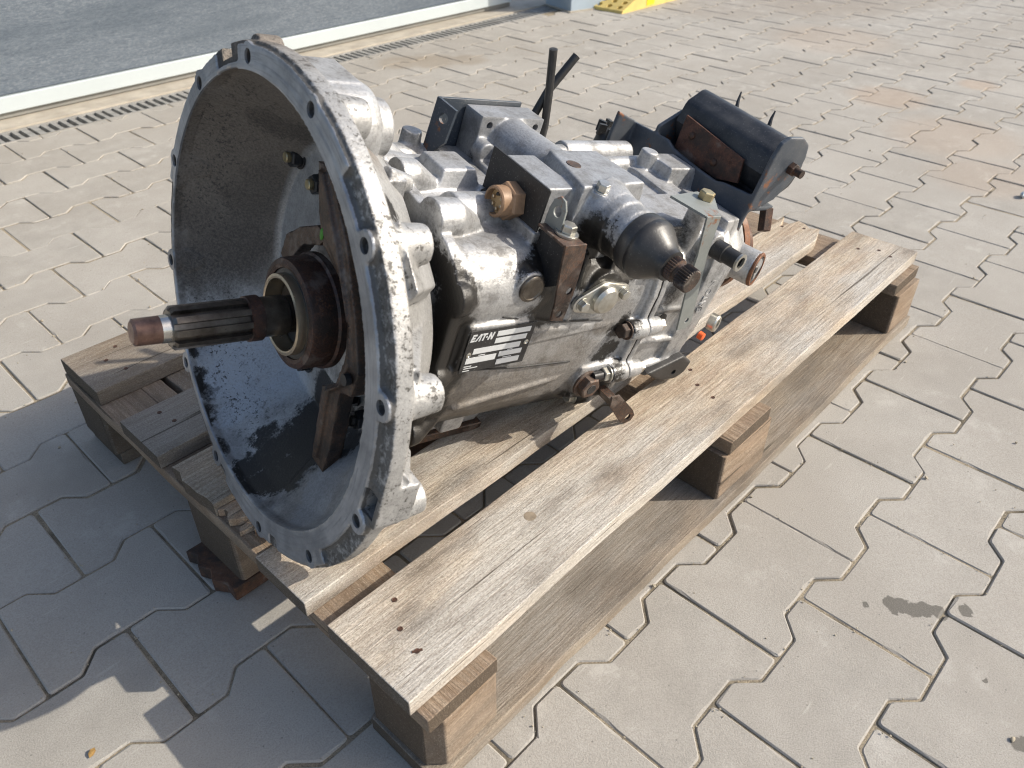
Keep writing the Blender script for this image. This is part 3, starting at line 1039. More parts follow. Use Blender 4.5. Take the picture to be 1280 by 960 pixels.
yaw, pit, roll = -0.1568, -0.2328, math.radians(10)
ax_ = Vector((math.cos(pit) * math.cos(yaw), math.cos(pit) * math.sin(yaw), math.sin(pit)))
as_ = Vector((0, 0, 1)).cross(ax_).normalized()
au_ = ax_.cross(as_)
gy = as_ * math.cos(roll) + au_ * math.sin(roll)
gz = au_ * math.cos(roll) - as_ * math.sin(roll)
gm = Matrix((ax_, gy, gz)).transposed().to_4x4()
gm.translation = Vector((0.073, 0.3098, 0.3907))
gb = empty('gearbox')
gb.matrix_world = gm
tag(gb, 'used aluminium truck gearbox with open bell housing lying on the pallet', 'gearbox')

X, Y, Z = Vector((1, 0, 0)), Vector((0, 1, 0)), Vector((0, 0, 1))


def bolt(p, d, af, h, mat, name='bolt', washer=0.0, wt=0.0015, shank=None, rot=0.2, parent=gb, flange=0.0):
    """hex head on p pointing along d"""
    p, d = Vector(p), Vector(d).normalized()
    mb = MB()
    t = 0.0
    if shank:
        mb.cyl(p - d * shank[1], p + d * 0.0005, shank[0], n=16)
    if washer:
        mb.cyl(p, p + d * wt, washer, n=24)
        t = wt
    if flange:
        mb.turn([(t, flange), (t + 0.0015, flange), (t + 0.004, af * 0.55)], p, d, 24)
        t += 0.001
    mb.hexa(p + d * t, d, af, h, rot)
    return mb.build(name, mat, parent, bevel=0.0004, seg=1)


def stud_nut(p, d, af, h, nutmat, studmat, stud=0.006, sl=0.008, washer=0.0, parent=gb):
    o = bolt(p, d, af, h, nutmat, 'nut', washer)
    o2 = MB().turn([(0, stud), (h + sl - 0.001, stud), (h + sl, stud * 0.8)], p, d, 16).build('stud', studmat, o)
    return o


# ---------------------------------------------------------------- bell housing
HA = [math.radians(18 + 30 * k) for k in range(12)]
HR = 0.2375


def pol(a, r, x):
    return Vector((x, -math.cos(a) * r, math.sin(a) * r))


def shrink(a):
    # the cone is drawn in towards the case on the right and below
    d = (math.degrees(a) + 180) % 360 - 180
    return 0.79 if -60 <= d <= 65 else (1.0 if (d > 110 or d < -120) else (0.79 + 0.21 * ((d - 65) / 45 if d > 0 else (-60 - d) / 60)))


def bell_ring(mb, prof, n=128):
    k = len(prof)
    vs, fs = [], []
    for j in range(n):
        a = 2 * PI * j / n
        f = shrink(a)
        for q in prof:
            x, r = q[0], q[1]
            t = min(1, max(0, (x - 0.024) / 0.06))
            o = (1 - min(1, max(0, (x - 0.01) / 0.07))) if len(q) > 2 else 0
            vs.append(pol(a, r * (1 - (1 - f) * t), x) + Vector((0, 0.0095, 0.003)) * o)
    for j in range(n):
        j2 = (j + 1) % n
        for i in range(k):
            i2 = (i + 1) % k
            fs.append((j * k + i, j * k + i2, j2 * k + i2, j2 * k + i))
    mb.add(vs, fs)
    return mb


bl = MB()
bell_ring(bl, [(0.0052, 0.2215, 1), (0.0052, 0.2510), (0.021, 0.2510), (0.029, 0.238), (0.060, 0.2125), (0.118, 0.172), (0.124, 0.120), (0.124, 0.030),
         (0.1045, 0.030), (0.1045, 0.170), (0.060, 0.199, 1), (0.030, 0.214, 1), (0.012, 0.2212, 1)])
cavity2 = bell_ring(MB(), [(-0.02, 0.0001), (-0.02, 0.2360), (0.024, 0.2360), (0.030, 0.2250), (0.060, 0.2060), (0.1160, 0.1650), (0.1160, 0.0001)])
cavity = bell_ring(MB(), [(-0.02, 0.0001), (-0.02, 0.2205, 1), (0.012, 0.2205, 1), (0.030, 0.2132, 1), (0.060, 0.1980, 1), (0.1035, 0.1685), (0.1035, 0.0001)])
# pilot ring and pads of the mounting face
bell_ring(bl, [(0.0, 0.2210, 1), (0.0, 0.2330), (0.008, 0.2335), (0.008, 0.2210, 1)])
for i, a in enumerate(HA):
    bl.cyl(pol(a, HR, 0.0), pol(a, HR, 0.02), 0.0128, n=24)
    ln = (0.054, 0.056, 0.048, 0.034, 0.034, 0.034, 0.034, 0.034, 0.034, 0.040, 0.062, 0.066)[i]
    bl.cyl(pol(a, HR - 0.006, 0.012), pol(a, HR - 0.007, ln), *((0.0195, 0.0165) if i in (0, 1, 2, 9, 10, 11) else (0.0135, 0.0125)), n=24)
    if i in (0, 1, 2, 10, 11, 9):
        bl.loft([[pol(a, HR - 0.03, 0.03) + s * pol(a + PI / 2, 0.005, 0) for s in (-1, 1)] + [pol(a, 0.11, 0.108) + s * pol(a + PI / 2, 0.005, 0) for s in (1, -1)],
                 [pol(a, HR - 0.006, 0.03) + s * pol(a + PI / 2, 0.004, 0) for s in (-1, 1)] + [pol(a, 0.136, 0.108) + s * pol(a + PI / 2, 0.004, 0) for s in (1, -1)]])
# full front face over the upper quarter (wide machined sector)
for a0, a1 in ((62, 98), (98, 114), (126, 175), (-62, -35), (-95, -66)):
    n = 8
    lo_, hi_ = [], []
    for j in range(n + 1):
        a = math.radians(a0 + (a1 - a0) * j / n)
        lo_.append((pol(a, 0.222, 0.0006), pol(a, 0.2475, 0.0006), pol(a, 0.2475, 0.010), pol(a, 0.222, 0.010)))
    bl.loft(lo_)
# neck to the main case
bl.loft([[pol(2 * PI * j / 48, 0.118, 0.110) for j in range(48)], [pol(2 * PI * j / 48, 0.098, 0.1365) for j in range(48)]])
# flat side cheek between two ribs, right side
bl.loft([[(0.03, -0.232, 0.03), (0.03, -0.225, 0.10), (0.03, -0.205, 0.10), (0.03, -0.212, 0.03)], [(0.100, -0.134, 0.01), (0.100, -0.128, 0.075), (0.100, -0.105, 0.075), (0.100, -0.11, 0.01)]])
bl.loft([[(0.028, -0.2, 0.158), (0.028, -0.155, 0.195), (0.028, -0.14, 0.18), (0.028, -0.19, 0.14)], [(0.108, -0.122, 0.105), (0.108, -0.092, 0.130), (0.108, -0.08, 0.10), (0.108, -0.11, 0.08)]])
bl.cyl((0.018, 0.098, 0.222), (0.040, 0.098, 0.222), 0.015, n=20)
# lug with the open pocket at lower right
bl.box((0.004, -0.2515, -0.044), (0.042, -0.210, 0.000))
bl.loft([[(0.03, -0.25, -0.050), (0.03, -0.25, 0.005), (0.03, -0.2, 0.005), (0.03, -0.2, -0.05)], [(0.062, -0.205, -0.036), (0.062, -0.205, -0.010), (0.062, -0.18, -0.010), (0.062, -0.18, -0.036)]])
cut = MB()
for a in HA:
    cut.cyl(pol(a, HR, -0.01), pol(a, HR, 0.09), 0.0066, n=20)
an = math.radians(122)
cut2 = MB()
cut2.obox(pol(an, 0.2535, 0.009), X * 0.022, pol(an, 0.0145, 0), pol(an + PI / 2, 0.0115, 0))
cut2.box((-0.01, -0.2475, -0.036), (0.036, -0.2320, -0.008))
bell = cast('bell_housing', bl, 'bell', gb, 0.0018, 2, [cavity, cut, cut2])

# starter pocket bulge on top
sk_ = MB()
sk_.turn([(0.008, 0.043), (0.094, 0.043), (0.103, 0.039), (0.106, 0.030), (0.122, 0.028), (0.127, 0.021)], (0, 0.040, 0.180), X, 40)
sk_.box((0.010, 0.036, 0.16), (0.092, 0.092, 0.2245))
sk_.box((0.010, 0.010, 0.15), (0.100, 0.060, 0.190))
sk_.box((0.030, -0.03, 0.12), (0.118, 0.06, 0.160))
sk_.loft([[(0.02, -0.085, 0.205), (0.02, -0.02, 0.232), (0.02, -0.02, 0.20), (0.02, -0.08, 0.18)], [(0.070, -0.030, 0.185), (0.070, -0.005, 0.205), (0.070, 0.0, 0.17), (0.070, -0.03, 0.16)]])
sk_.cyl((0.10, -0.018, 0.160), (0.128, -0.018, 0.150), 0.010, n=20)
pocket = cast('starter_pocket', sk_, 'case', gb, 0.002, 3, cavity2)

# cover plate inside the bell with the release sleeve
MB().turn([(0.1000, 0.092), (0.0990, 0.096), (0.1060, 0.098)], (0, 0, 0), X, 64).build('bearing_cover', 'rear', gb)
MB().turn([(0.070, 0.031), (0.100, 0.034)], (0, 0, 0), X, 40).build('guide_sleeve', 'steel', gb)
for (y, z, nm, sm) in ((0.150, 0.095, 'black_nut', 'zinc_yellow'), (0.094, 0.092, 'black_nut', 'zinc_yellow'), (-0.045, -0.085, 'black_nut', 'steel'), (-0.072, -0.096, 'black_nut', 'steel'), (0.06, -0.12, 'black_nut', 'steel')):
    stud_nut((0.1035, y, z), -X, 0.019, 0.011, nm, sm, 0.0058, 0.007, 0.013)

# ---------------------------------------------------------------- input shaft
sp = MB()
N = 10
def spl(x, ro, ri):
    out = []
    for k in range(N):
        b = 2 * PI * k / N
        for (da, r) in ((0.00, ri), (0.15, ri), (0.17, ro), (0.31, ro), (0.47, ro), (0.49, ri)):
            a = b + da / 0.64 * 2 * PI / N * 0.98
            out.append((x, math.cos(a) * r, math.sin(a) * r))
    return out
sp.loft([spl(-0.0800, 0.0178, 0.0165), spl(-0.0775, 0.0207, 0.0166), spl(-0.004, 0.0207, 0.0166)])
shaft = sp.build('input_shaft', 'steel', gb, smooth=30)
MB().turn([(-0.1125, 0.0098), (-0.1105, 0.0125), (-0.0885, 0.0128)], (0, 0, 0), X, 32).build('pilot_tip', 'copper', shaft)
MB().turn([(-0.0885, 0.0130), (-0.079, 0.0132)], (0, 0, 0), X, 32).build('pilot_journal', 'steel_bright', shaft)
MB().ring([(-0.0090, 0.0190), (-0.0080, 0.0224), (0.004, 0.0226), (0.0045, 0.0190)], (0, 0, 0), X, 40).build('shaft_ring', 'bearing_rust', shaft)
MB().turn([(-0.004, 0.0200), (0.030, 0.0200), (0.032, 0.0185), (0.104, 0.0185)], (0, 0, 0), X, 40).build('shaft_neck', 'steel', shaft)
# ---------------------------------------------------------------- release bearing and fork
br = MB().ring([(0.035, 0.0465), (0.0335, 0.0505), (0.0350, 0.0555), (0.038, 0.0568), (0.061, 0.0575), (0.063, 0.0600), (0.070, 0.0600), (0.074, 0.0560), (0.074, 0.034), (0.046, 0.034), (0.045, 0.0455)], (0, 0, 0), X, 72).build('release_bearing', 'bearing_rust', gb)
MB().ring([(0.0270, 0.0368), (0.0262, 0.0385), (0.0270, 0.0412), (0.045, 0.0415), (0.045, 0.0360)], (0, 0, 0), X, 64).build('inner_race', 'brass', br)
MB().ring([(0.036, 0.0415), (0.0365, 0.0460), (0.044, 0.0460), (0.044, 0.0415)], (0, 0, 0), X, 64).build('seal_ring', 'black_rubber', br)
MB().turn([(0.044, 0.034), (0.074, 0.034)], (0, 0, 0), X, 40).build('sleeve_core', 'black_nut', br)
fk = MB()
fk.prism([(0.030, 0.150), (0.008, 0.156), (-0.045, 0.105), (-0.085, 0.045), (-0.108, 0.0), (-0.104, -0.030), (-0.084, -0.040), (-0.088, -0.118), (-0.084, -0.152), (-0.057, -0.152), (-0.050, -0.058),
          (-0.072, -0.038), (-0.080, 0.0), (-0.071, 0.038), (-0.042, 0.068), (-0.004, 0.080), (0.014, 0.105)], 0, 0.058, 0.076)
fk.prism([(0.020, 0.146), (0.010, 0.148), (-0.036, 0.098), (-0.074, 0.045), (-0.094, 0.0), (-0.092, -0.024), (-0.070, -0.050), (-0.074, -0.118), (-0.072, -0.140), (-0.064, -0.140), (-0.060, -0.055),
          (-0.084, -0.030), (-0.089, 0.0), (-0.078, 0.036), (-0.046, 0.078), (-0.008, 0.094)], 0, 0.053, 0.062)
fk.prism([(0.084, 0.018), (0.078, 0.045), (0.052, 0.068), (0.020, 0.088), (-0.004, 0.090), (0.008, 0.072), (0.040, 0.054), (0.060, 0.025), (0.068, 0.010)], 0, 0.062, 0.078)
fork = cast('release_fork', fk, 'fork', gb, 0.002, 4)
MB().cyl((0.050, -0.097, -0.012), (0.056, -0.097, -0.012), 0.006, n=20).build('pivot_pin', 'black_nut', fork)
gmk = MB().sphere((0.0575, 0.000, 0.090), 0.006, 12, (0.2, 0.6, 1.1)).build('paint_mark', 'green_mark', fork)

# ---------------------------------------------------------------- main case
def sect(x, dy=0.0, top=0.0, bot=0.0, g=0.0):
    q = [(-0.122, 0.060), (-0.119, 0.086), (-0.108, 0.104), (-0.086, 0.118), (-0.050, 0.127), (0.0, 0.132), (0.070, 0.132), (0.112, 0.122), (0.128, 0.090), (0.130, 0.0), (0.122, -0.080),
         (0.080, -0.130), (0.0, -0.145), (-0.050, -0.138), (-0.090, -0.122), (-0.112, -0.088), (-0.119, -0.04), (-0.121, 0.01)]
    out = []
    for y, z in q:
        z2 = z + (top if z > 0.05 else 0) + (bot if z < -0.06 else 0)
        y2 = y + (dy if y < 0 else -dy * 0.5)
        l = math.hypot(y2, z2)
        out.append((x, y2 * (1 + g / l), z2 * (1 + g / l)))
    return out
mc = MB()
mc.loft([sect(0.1345, 0, 0, 0.012), sect(0.26, 0, -0.002, 0.010), sect(0.36, -0.002, -0.004, 0.006), sect(0.422, -0.003, -0.004, 0.004)])
mc.loft([sect(0.1345, 0, 0.006, 0.012, 0.004), sect(0.148, 0, 0.006, 0.012, 0.004)])
mc.loft([sect(0.4195, -0.004, 0.0, 0.004, 0.008), sect(0.4300, -0.004, 0.0, 0.004, 0.008)])
# scalloped lobes of the front flange
for (y, z, r, x1) in ((-0.055, 0.134, 0.021, 0.168), (-0.118, 0.085, 0.019, 0.150), (0.015, 0.143, 0.018, 0.160), (0.085, 0.135, 0.018, 0.165), (-0.118, -0.01, 0.017, 0.150), (-0.106, -0.095, 0.018, 0.150)):
    mc.tube([(0.1345, y, z), (x1 - 0.008, y, z), (x1 + 0.025, y * 0.93, z * 0.90)], [r, r * 0.95, r * 0.5], 28)
# barrel shoulder over the countershaft, upper right
mc.turn([(0.148, 0.048), (0.235, 0.048), (0.26, 0.042), (0.28, 0.034)], (0, -0.080, 0.076), X, 40)
mc.turn([(0.175, 0.024), (0.255, 0.022), (0.27, 0.016)], (0, -0.030, 0.122), X, 28)
# pads and bosses on the top
mc.loft([[(0.180, 0.000, 0.125), (0.238, 0.000, 0.125), (0.238, 0.060, 0.125), (0.180, 0.060, 0.125)], [(0.188, 0.010, 0.152), (0.230, 0.010, 0.152), (0.230, 0.052, 0.152), (0.188, 0.052, 0.152)]])
mc.cyl((0.212, 0.112, 0.11), (0.212, 0.112, 0.148), 0.0135, 0.0115, n=24)
mc.cyl((0.140, 0.060, 0.126), (0.200, 0.060, 0.126), 0.022, 0.014, n=24)
mc.cyl((0.150, 0.105, 0.118), (0.26, 0.105, 0.118), 0.016, n=24)
mc.box((0.235, -0.095, 0.10), (0.400, 0.100, 0.136))
mc.cyl((0.33, 0.112, 0.12), (0.41, 0.112, 0.12), 0.018, n=20)
mc.cyl((0.395, 0.04, 0.128), (0.43, 0.04, 0.128), 0.020, n=24)
# pad of the data plate, wall ledges and ribs
mc.loft([[(0.1540, -0.115, 0.064), (0.2500, -0.115, 0.062), (0.2500, -0.115, -0.008), (0.1540, -0.115, -0.006)], [(0.1580, -0.1290, 0.054), (0.2445, -0.1290, 0.052), (0.2445, -0.1290, -0.002), (0.1580, -0.1290, 0.0)]])
mc.loft([[(0.25, -0.110, 0.038), (0.25, -0.122, 0.036), (0.25, -0.126, 0.032), (0.25, -0.124, 0.022), (0.25, -0.110, 0.02)], [(0.425, -0.110, 0.030), (0.425, -0.120, 0.029), (0.425, -0.124, 0.025), (0.425, -0.122, 0.015), (0.425, -0.110, 0.012)]])
for (a, b, r) in (((0.245, -0.1205, 0.016), (0.372, -0.1225, 0.024), 0.0032), ((0.180, -0.1165, -0.065), (0.325, -0.1185, -0.050), 0.0034), ((0.325, -0.1185, -0.050), (0.345, -0.117, -0.046), 0.002)):
    mc.cyl(a, b, r, n=10)
mc.loft([[(0.36, -0.11, -0.03), (0.36, -0.125, -0.04), (0.36, -0.125, -0.085), (0.36, -0.10, -0.10)], [(0.422, -0.11, -0.03), (0.422, -0.130, -0.035), (0.422, -0.130, -0.090), (0.422, -0.10, -0.105)]])
for x in (0.30, 0.345):
    mc.loft([[(x - 0.003, -0.118, 0.118), (x + 0.003, -0.118, 0.118), (x + 0.003, -0.100, 0.135), (x - 0.003, -0.100, 0.135)], [(x - 0.004, -0.126, 0.040), (x + 0.004, -0.126, 0.040), (x + 0.004, -0.105, 0.040), (x - 0.004, -0.105, 0.040)]])
for y in (0.02, 0.075):
    mc.cyl((0.150, y, 0.131), (0.425, y, 0.128), 0.006, n=10)
# bosses carrying plugs and bolts on the side wall
mc.cyl((0.222, -0.105, 0.094), (0.222, -0.128, 0.094), 0.0185, 0.0175, n=28)
mc.cyl((0.373, -0.10, -0.062), (0.373, -0.1265, -0.062), 0.021, 0.019, n=28)
for (y, z) in ((-0.131, 0.016), (-0.131, -0.050), (-0.118, 0.095), (-0.095, -0.115), (0.0, 0.140), (0.09, 0.13)):
    mc.cyl((0.402, y, z), (0.43, y, z), 0.0125, 0.0140, n=20)
mc.cyl((0.34, -0.105, 0.068), (0.34, -0.1245, 0.068), 0.030, n=28)
# sump on the underside with its flange
mc.loft([[(0.17, -0.06, -0.13), (0.30, -0.06, -0.13), (0.30, 0.06, -0.13), (0.17, 0.06, -0.13)], [(0.18, -0.05, -0.168), (0.29, -0.05, -0.166), (0.29, 0.05, -0.166), (0.18, 0.05, -0.168)]])
main = cast('main_case', mc, 'case', gb, 0.0018, 5)
gk = MB().loft([sect(0.4302, -0.004, 0.0, 0.004, 0.0074), sect(0.4316, -0.004, 0.0, 0.004, 0.0074)]).build('gasket', 'black_nut', gb)
dark_slots = (((0.186, -0.1225, 0.0520), (0.1865, -0.1340, 0.0510)), )
MB().box((0.168, -0.0560, -0.180), (0.300, 0.09, -0.168)).build('sump_plate', 'rust_dark', gb, bevel=0.002)
MB().loft([[(0.205, -0.088, -0.110), (0.205, -0.070, -0.120), (0.205, -0.070, -0.138), (0.205, -0.086, -0.136)], [(0.235, -0.088, -0.110), (0.235, -0.070, -0.120), (0.235, -0.070, -0.137), (0.235, -0.086, -0.135)]]).build('sump_lug', 'rear', gb, bevel=0.003)

# ---------------------------------------------------------------- rear case
rc = MB()
rc.loft([sect(0.4318, -0.004, 0.0, 0.004, 0.007), sect(0.4420, -0.004, 0.0, 0.004, 0.007)])
def rsect(x, k=1.0, dz=0.0, g=0.0):
    q = [(-0.121, 0.055), (-0.119, 0.095), (-0.100, 0.118), (-0.04, 0.126), (0.04, 0.128), (0.10, 0.118), (0.120, 0.080), (0.120, -0.05), (0.09, -0.10), (0.0, -0.115), (-0.07, -0.108), (-0.104, -0.090), (-0.113, -0.060), (-0.117, 0.0)]
    return [(x, y * k * (1 + g / 0.12), z * k * (1 + g / 0.12) + dz) for y, z in q]
rc.loft([rsect(0.440), rsect(0.50), rsect(0.545, 1.0, 0.0)])
rc.loft([rsect(0.520, 1.0, 0.0, 0.0065), rsect(0.5580, 1.0, 0.0, 0.0065)])
rc.loft([rsect(0.558, 0.95, 0.005), rsect(0.600, 0.88, 0.012), rsect(0.632, 0.74, 0.026)])
# raised rails and boss on the top
rc.cyl((0.44, 0.105, 0.126), (0.565, 0.105, 0.128), 0.016, n=24)
rc.cyl((0.44, 0.062, 0.128), (0.560, 0.066, 0.130), 0.012, n=24)
rc.loft([[(0.545, 0.00, 0.10), (0.615, 0.0, 0.10), (0.615, 0.07, 0.10), (0.545, 0.07, 0.10)], [(0.550, 0.010, 0.152), (0.600, 0.010, 0.152), (0.600, 0.055, 0.152), (0.550, 0.055, 0.152)]])
rc.cyl((0.545, 0.050, 0.11), (0.545, 0.050, 0.158), 0.0135, 0.012, n=24)
rc.box((0.442, -0.10, 0.09), (0.520, -0.02, 0.134))
rc.loft([[(0.54, -0.115, 0.06), (0.61, -0.095, 0.06), (0.61, -0.01, 0.06), (0.54, -0.01, 0.06)], [(0.545, -0.105, 0.140), (0.600, -0.085, 0.130), (0.600, -0.02, 0.130), (0.545, -0.02, 0.140)]])
rc.cyl((0.480, -0.100, 0.10), (0.480, -0.100, 0.166), 0.0125, n=20)
for (y, z) in ((-0.131, 0.016), (-0.131, -0.050), (-0.112, 0.1)):
    rc.cyl((0.432, y, z), (0.458, y, z), 0.0125, 0.0110, n=20)
for z in (0.030, -0.020):
    rc.cyl((0.445, -0.1180, z), (0.522, -0.1180, z - 0.004), 0.0040, n=10)
# bottom rail
rc.cyl((0.455, -0.1125, -0.075), (0.538, -0.1175, -0.060), 0.0055, n=12)
# breather boss
rc.cyl((0.505, -0.10, 0.118), (0.508, -0.126, 0.118), 0.017, n=24)
rc.box((0.58, 0.06, 0.05), (0.61, 0.13, 0.10))
rear = cast('rear_case', rc, 'rear', gb, 0.0018, 4)

ft = MB()
ft.prism([(0.490, -0.070), (0.555, -0.052), (0.580, -0.066), (0.575, -0.084), (0.560, -0.092), (0.532, -0.090), (0.510, -0.082)], 1, -0.131, -0.098)
cutf = MB().cyl((0.548, -0.14, -0.078), (0.548, -0.10, -0.078), 0.0045, n=14)
cast('mounting_foot', ft, 'plate_black', gb, 0.0016, 9, cutf)

# raised lettering cast into the rim of the rear case
def text_mesh(name, body, size, ext, mat, parent, mtx, shear=0.0, bold=0.0):
    cu = bpy.data.curves.new(name, 'FONT')
    cu.body = body
    cu.size = size
    cu.extrude = ext
    cu.align_x = 'CENTER'
    cu.align_y = 'CENTER'
    cu.shear = shear
    cu.offset = bold
    cu.resolution_u = 3
    t = bpy.data.objects.new(name, cu)
    COL.objects.link(t)
    bpy.context.view_layer.update()
    dg = bpy.context.evaluated_depsgraph_get()
    me = bpy.data.meshes.new_from_object(t.evaluated_get(dg))
    bpy.data.objects.remove(t)
    bpy.data.curves.remove(cu)
    me.transform(mtx)
    me.materials.append(M[mat])
    o = bpy.data.objects.new(name, me)
    COL.objects.link(o)
    o.parent = parent
    return o
# text plane: reading direction +z, letters' top towards -x, facing -y
tm = Matrix(((0, -1, 0), (0, 0, -1), (1, 0, 0))).to_4x4()
tm.translation = Vector((0.5400, -0.1268, 0.045))
text_mesh('casting_letters', 'EATON', 0.0150, 0.0009, 'rear', rear, tm, 0.0, 0.0002)

# ---------------------------------------------------------------- data plate
dp = MB().box((0.1600, -0.1308, -0.0010), (0.2455, -0.1296, 0.0515)).build('data_plate', 'plate_black', gb, bevel=0.0004, seg=1)
DP0, DPW, DPH = (0.1600, 0.0515), 0.0855, 0.0525
def dprect(u0, u1, v0, v1, name='field'):
    sh = lambda u, v: (DP0[0] + u * DPW, DP0[1] - v * DPH)
    q = [sh(u0, v1), sh(u1, v1), sh(u1, v0), sh(u0, v0)]
    MB().prism(q, 1, -0.13115, -0.1306).build(name, 'white_print', dp, smooth=0)
dprect(0.41, 0.93, 0.08, 0.20)
dprect(0.41, 0.90, 0.25, 0.37)
dprect(0.12, 0.84, 0.43, 0.56)
dprect(0.05, 0.50, 0.64, 0.78)
dprect(0.54, 0.90, 0.61, 0.73)
dprect(0.54, 0.90, 0.80, 0.93)
for (u0, u1, v) in ((0.05, 0.16, 0.84), (0.05, 0.26, 0.89), (0.05, 0.15, 0.95), (0.22, 0.32, 0.60), (0.66, 0.74, 0.58), (0.62, 0.76, 0.765)):
    dprect(u0, u1, v, v + 0.014, 'small_print')
# maker's wordmark: slanted capitals with a dot for the O
def letter(polys, x0):
    mb = MB()
    for poly in polys:
        q = []
        for (a, b) in poly:
            u = x0 + a + 0.22 * b
            q.append((0.1618 + u * 0.0086, 0.0385 + b * 0.0086))
        mb.prism(q, 1, -0.13118, -0.1306)
    return mb.build('wordmark_letter', 'white_print', dp, smooth=0)
letter([[(0, 0), (.22, 0), (.22, 1), (0, 1)], [(.22, 0), (.62, 0), (.62, .2), (.22, .2)], [(.22, .4), (.55, .4), (.55, .6), (.22, .6)], [(.22, .8), (.62, .8), (.62, 1), (.22, 1)]], 0.0)
letter([[(0, 0), (.22, 0), (.55, .8), (.55, 1), (.40, 1)], [(.55, 1), (.55, 0), (.78, 0), (.70, 1)]], 0.66)
letter([[(0, .8), (.7, .8), (.7, 1), (0, 1)], [(.24, 0), (.46, 0), (.46, .8), (.24, .8)]], 1.45)
letter([[(.12 + .11 * math.cos(t * PI / 5), .45 + .13 * math.sin(t * PI / 5)) for t in range(10)]], 2.12)
letter([[(0, 0), (.22, 0), (.22, 1), (0, 1)], [(.22, 1), (.22, .62), (.5, 0), (.5, .38)], [(.5, 0), (.72, 0), (.72, 1), (.5, 1)]], 2.50)
for (u, v) in ((0.065, 0.56), (0.93, 0.47)):
    MB().turn([(-0.0006, 0.0030), (0.0006, 0.0030), (0.0012, 0.0018), (0.0004, 0.0011)], (DP0[0] + u * DPW, -0.1308, DP0[1] - v * DPH), -Y, 18).build('rivet', 'zinc', dp)

# ---------------------------------------------------------------- plugs and bolts on the case
pl = MB().turn([(0, 0.0150), (0.0030, 0.0150), (0.0038, 0.0142), (0.0042, 0.0120), (0.0034, 0.0110), (0.0034, 0.0001)], (0.222, -0.1275, 0.094), -Y, 32).build('blanking_plug', 'steel', gb)
dpg = bolt((0.373, -0.1262, -0.062), -Y, 0.026, 0.011, 'rust_strip', 'drain_plug', 0.0185, 0.003, rot=0.5)
MB().turn([(0.0, 0.0068), (0.0006, 0.0066)], (0.373, -0.1402, -0.062), -Y, 20).build('plug_socket', 'plate_black', dpg)
b1 = bolt((0.402, -0.131, 0.016), -X, 0.0165, 0.0095, 'rust_strip', 'bolt', 0.0115, 0.002)
b2 = bolt((0.402, -0.131, -0.050), -X, 0.0165, 0.0080, 'zinc', 'bolt', 0.0115, 0.002)
MB().cyl((0.398, -0.131, -0.050), (0.376, -0.131, -0.050), 0.0062, n=16).build('bolt_end', 'black_nut', b2)
bolt((0.4585, -0.131, 0.016), X, 0.0150, 0.0080, 'zinc', 'nut')
bolt((0.4585, -0.131, -0.050), X, 0.0150, 0.0080, 'zinc', 'nut')
bolt((0.402, -0.118, 0.095), -X, 0.0150, 0.0080, 'zinc', 'bolt')
for (x, y, z, d) in ((0.402, 0.0, 0.140, -1), (0.402, 0.09, 0.13, -1), (0.402, -0.095, -0.115, -1), (0.4590, -0.112, 0.100, 1)):
    bolt((x, y, z), X * d, 0.0150, 0.0080, 'zinc', 'bolt', 0.0105, 0.0015)
hm = MB().turn([(0, 0.0075), (0.001, 0.0075)], (0.476, -0.1216, 0.016), -Y, 20).build('casting_hole', 'plate_black', gb)
# pale cover cap with two bolts
cp = MB()
a0 = math.radians(8)
hull = []
for (u, r, lo_a, hi_a) in ((0.031, 0.0105, -70, 70), (0.0, 0.0205, 70, 110), (-0.031, 0.0105, 110, 250), (0.0, 0.0205, 250, 290)):
    for j in range(7):
        a = math.radians(lo_a + (hi_a - lo_a) * j / 6)
        hull.append((u + math.cos(a) * r, math.sin(a) * r))
loops = []
for (t, s_) in ((0, 1), (0.0035, 1), (0.0045, 0.95)):
    loops.append([(0.336 + (u * math.cos(a0) - v * math.sin(a0)) * s_, -0.1248 - t, 0.068 + (u * math.sin(a0) + v * math.cos(a0)) * s_) for u, v in hull])
cp.loft(loops)
cap = cp.build('cover_cap', 'zinc', gb, smooth=40)
MB().turn([(0, 0.0175), (0.006, 0.0172), (0.0095, 0.0140), (0.0105, 0.008), (0.0108, 0.0001)], (0.336, -0.129, 0.069), -Y, 32).build('cap_dome', 'zinc', cap)
for (x, z) in ((0.306, 0.064), (0.366, 0.0725)):
    bolt((x, -0.1292, z), -Y, 0.0115, 0.0060, 'zinc', 'cap_bolt', 0.0085, 0.0012, parent=cap)
# eye bracket at the foot of the seam
eb = MB().prism([(0.396, -0.066), (0.410, -0.066), (0.452, -0.100), (0.460, -0.110), (0.4575, -0.121), (0.447, -0.122), (0.437, -0.117), (0.400, -0.082)], 1, -0.158, -0.155)
cuteye = MB().cyl((0.4475, -0.17, -0.111), (0.4475, -0.14, -0.111), 0.0052, n=18)
eo = eb.build('eye_bracket', 'rust_dark', gb, smooth=0)
co = cuteye.build('cutter', 'rust', gb, smooth=0)
bo = eo.modifiers.new('cut', 'BOOLEAN'); bo.object = co; bo.solver = 'EXACT'
bpy.context.view_layer.update(); bake(eo); cm_ = co.data; bpy.data.objects.remove(co)
MB().prism([(0.398, -0.072), (0.412, -0.072), (0.425, -0.084), (0.414, -0.092)], 1, -0.155, -0.120)  .build('bracket_arm', 'rust_dark', eo, smooth=0)

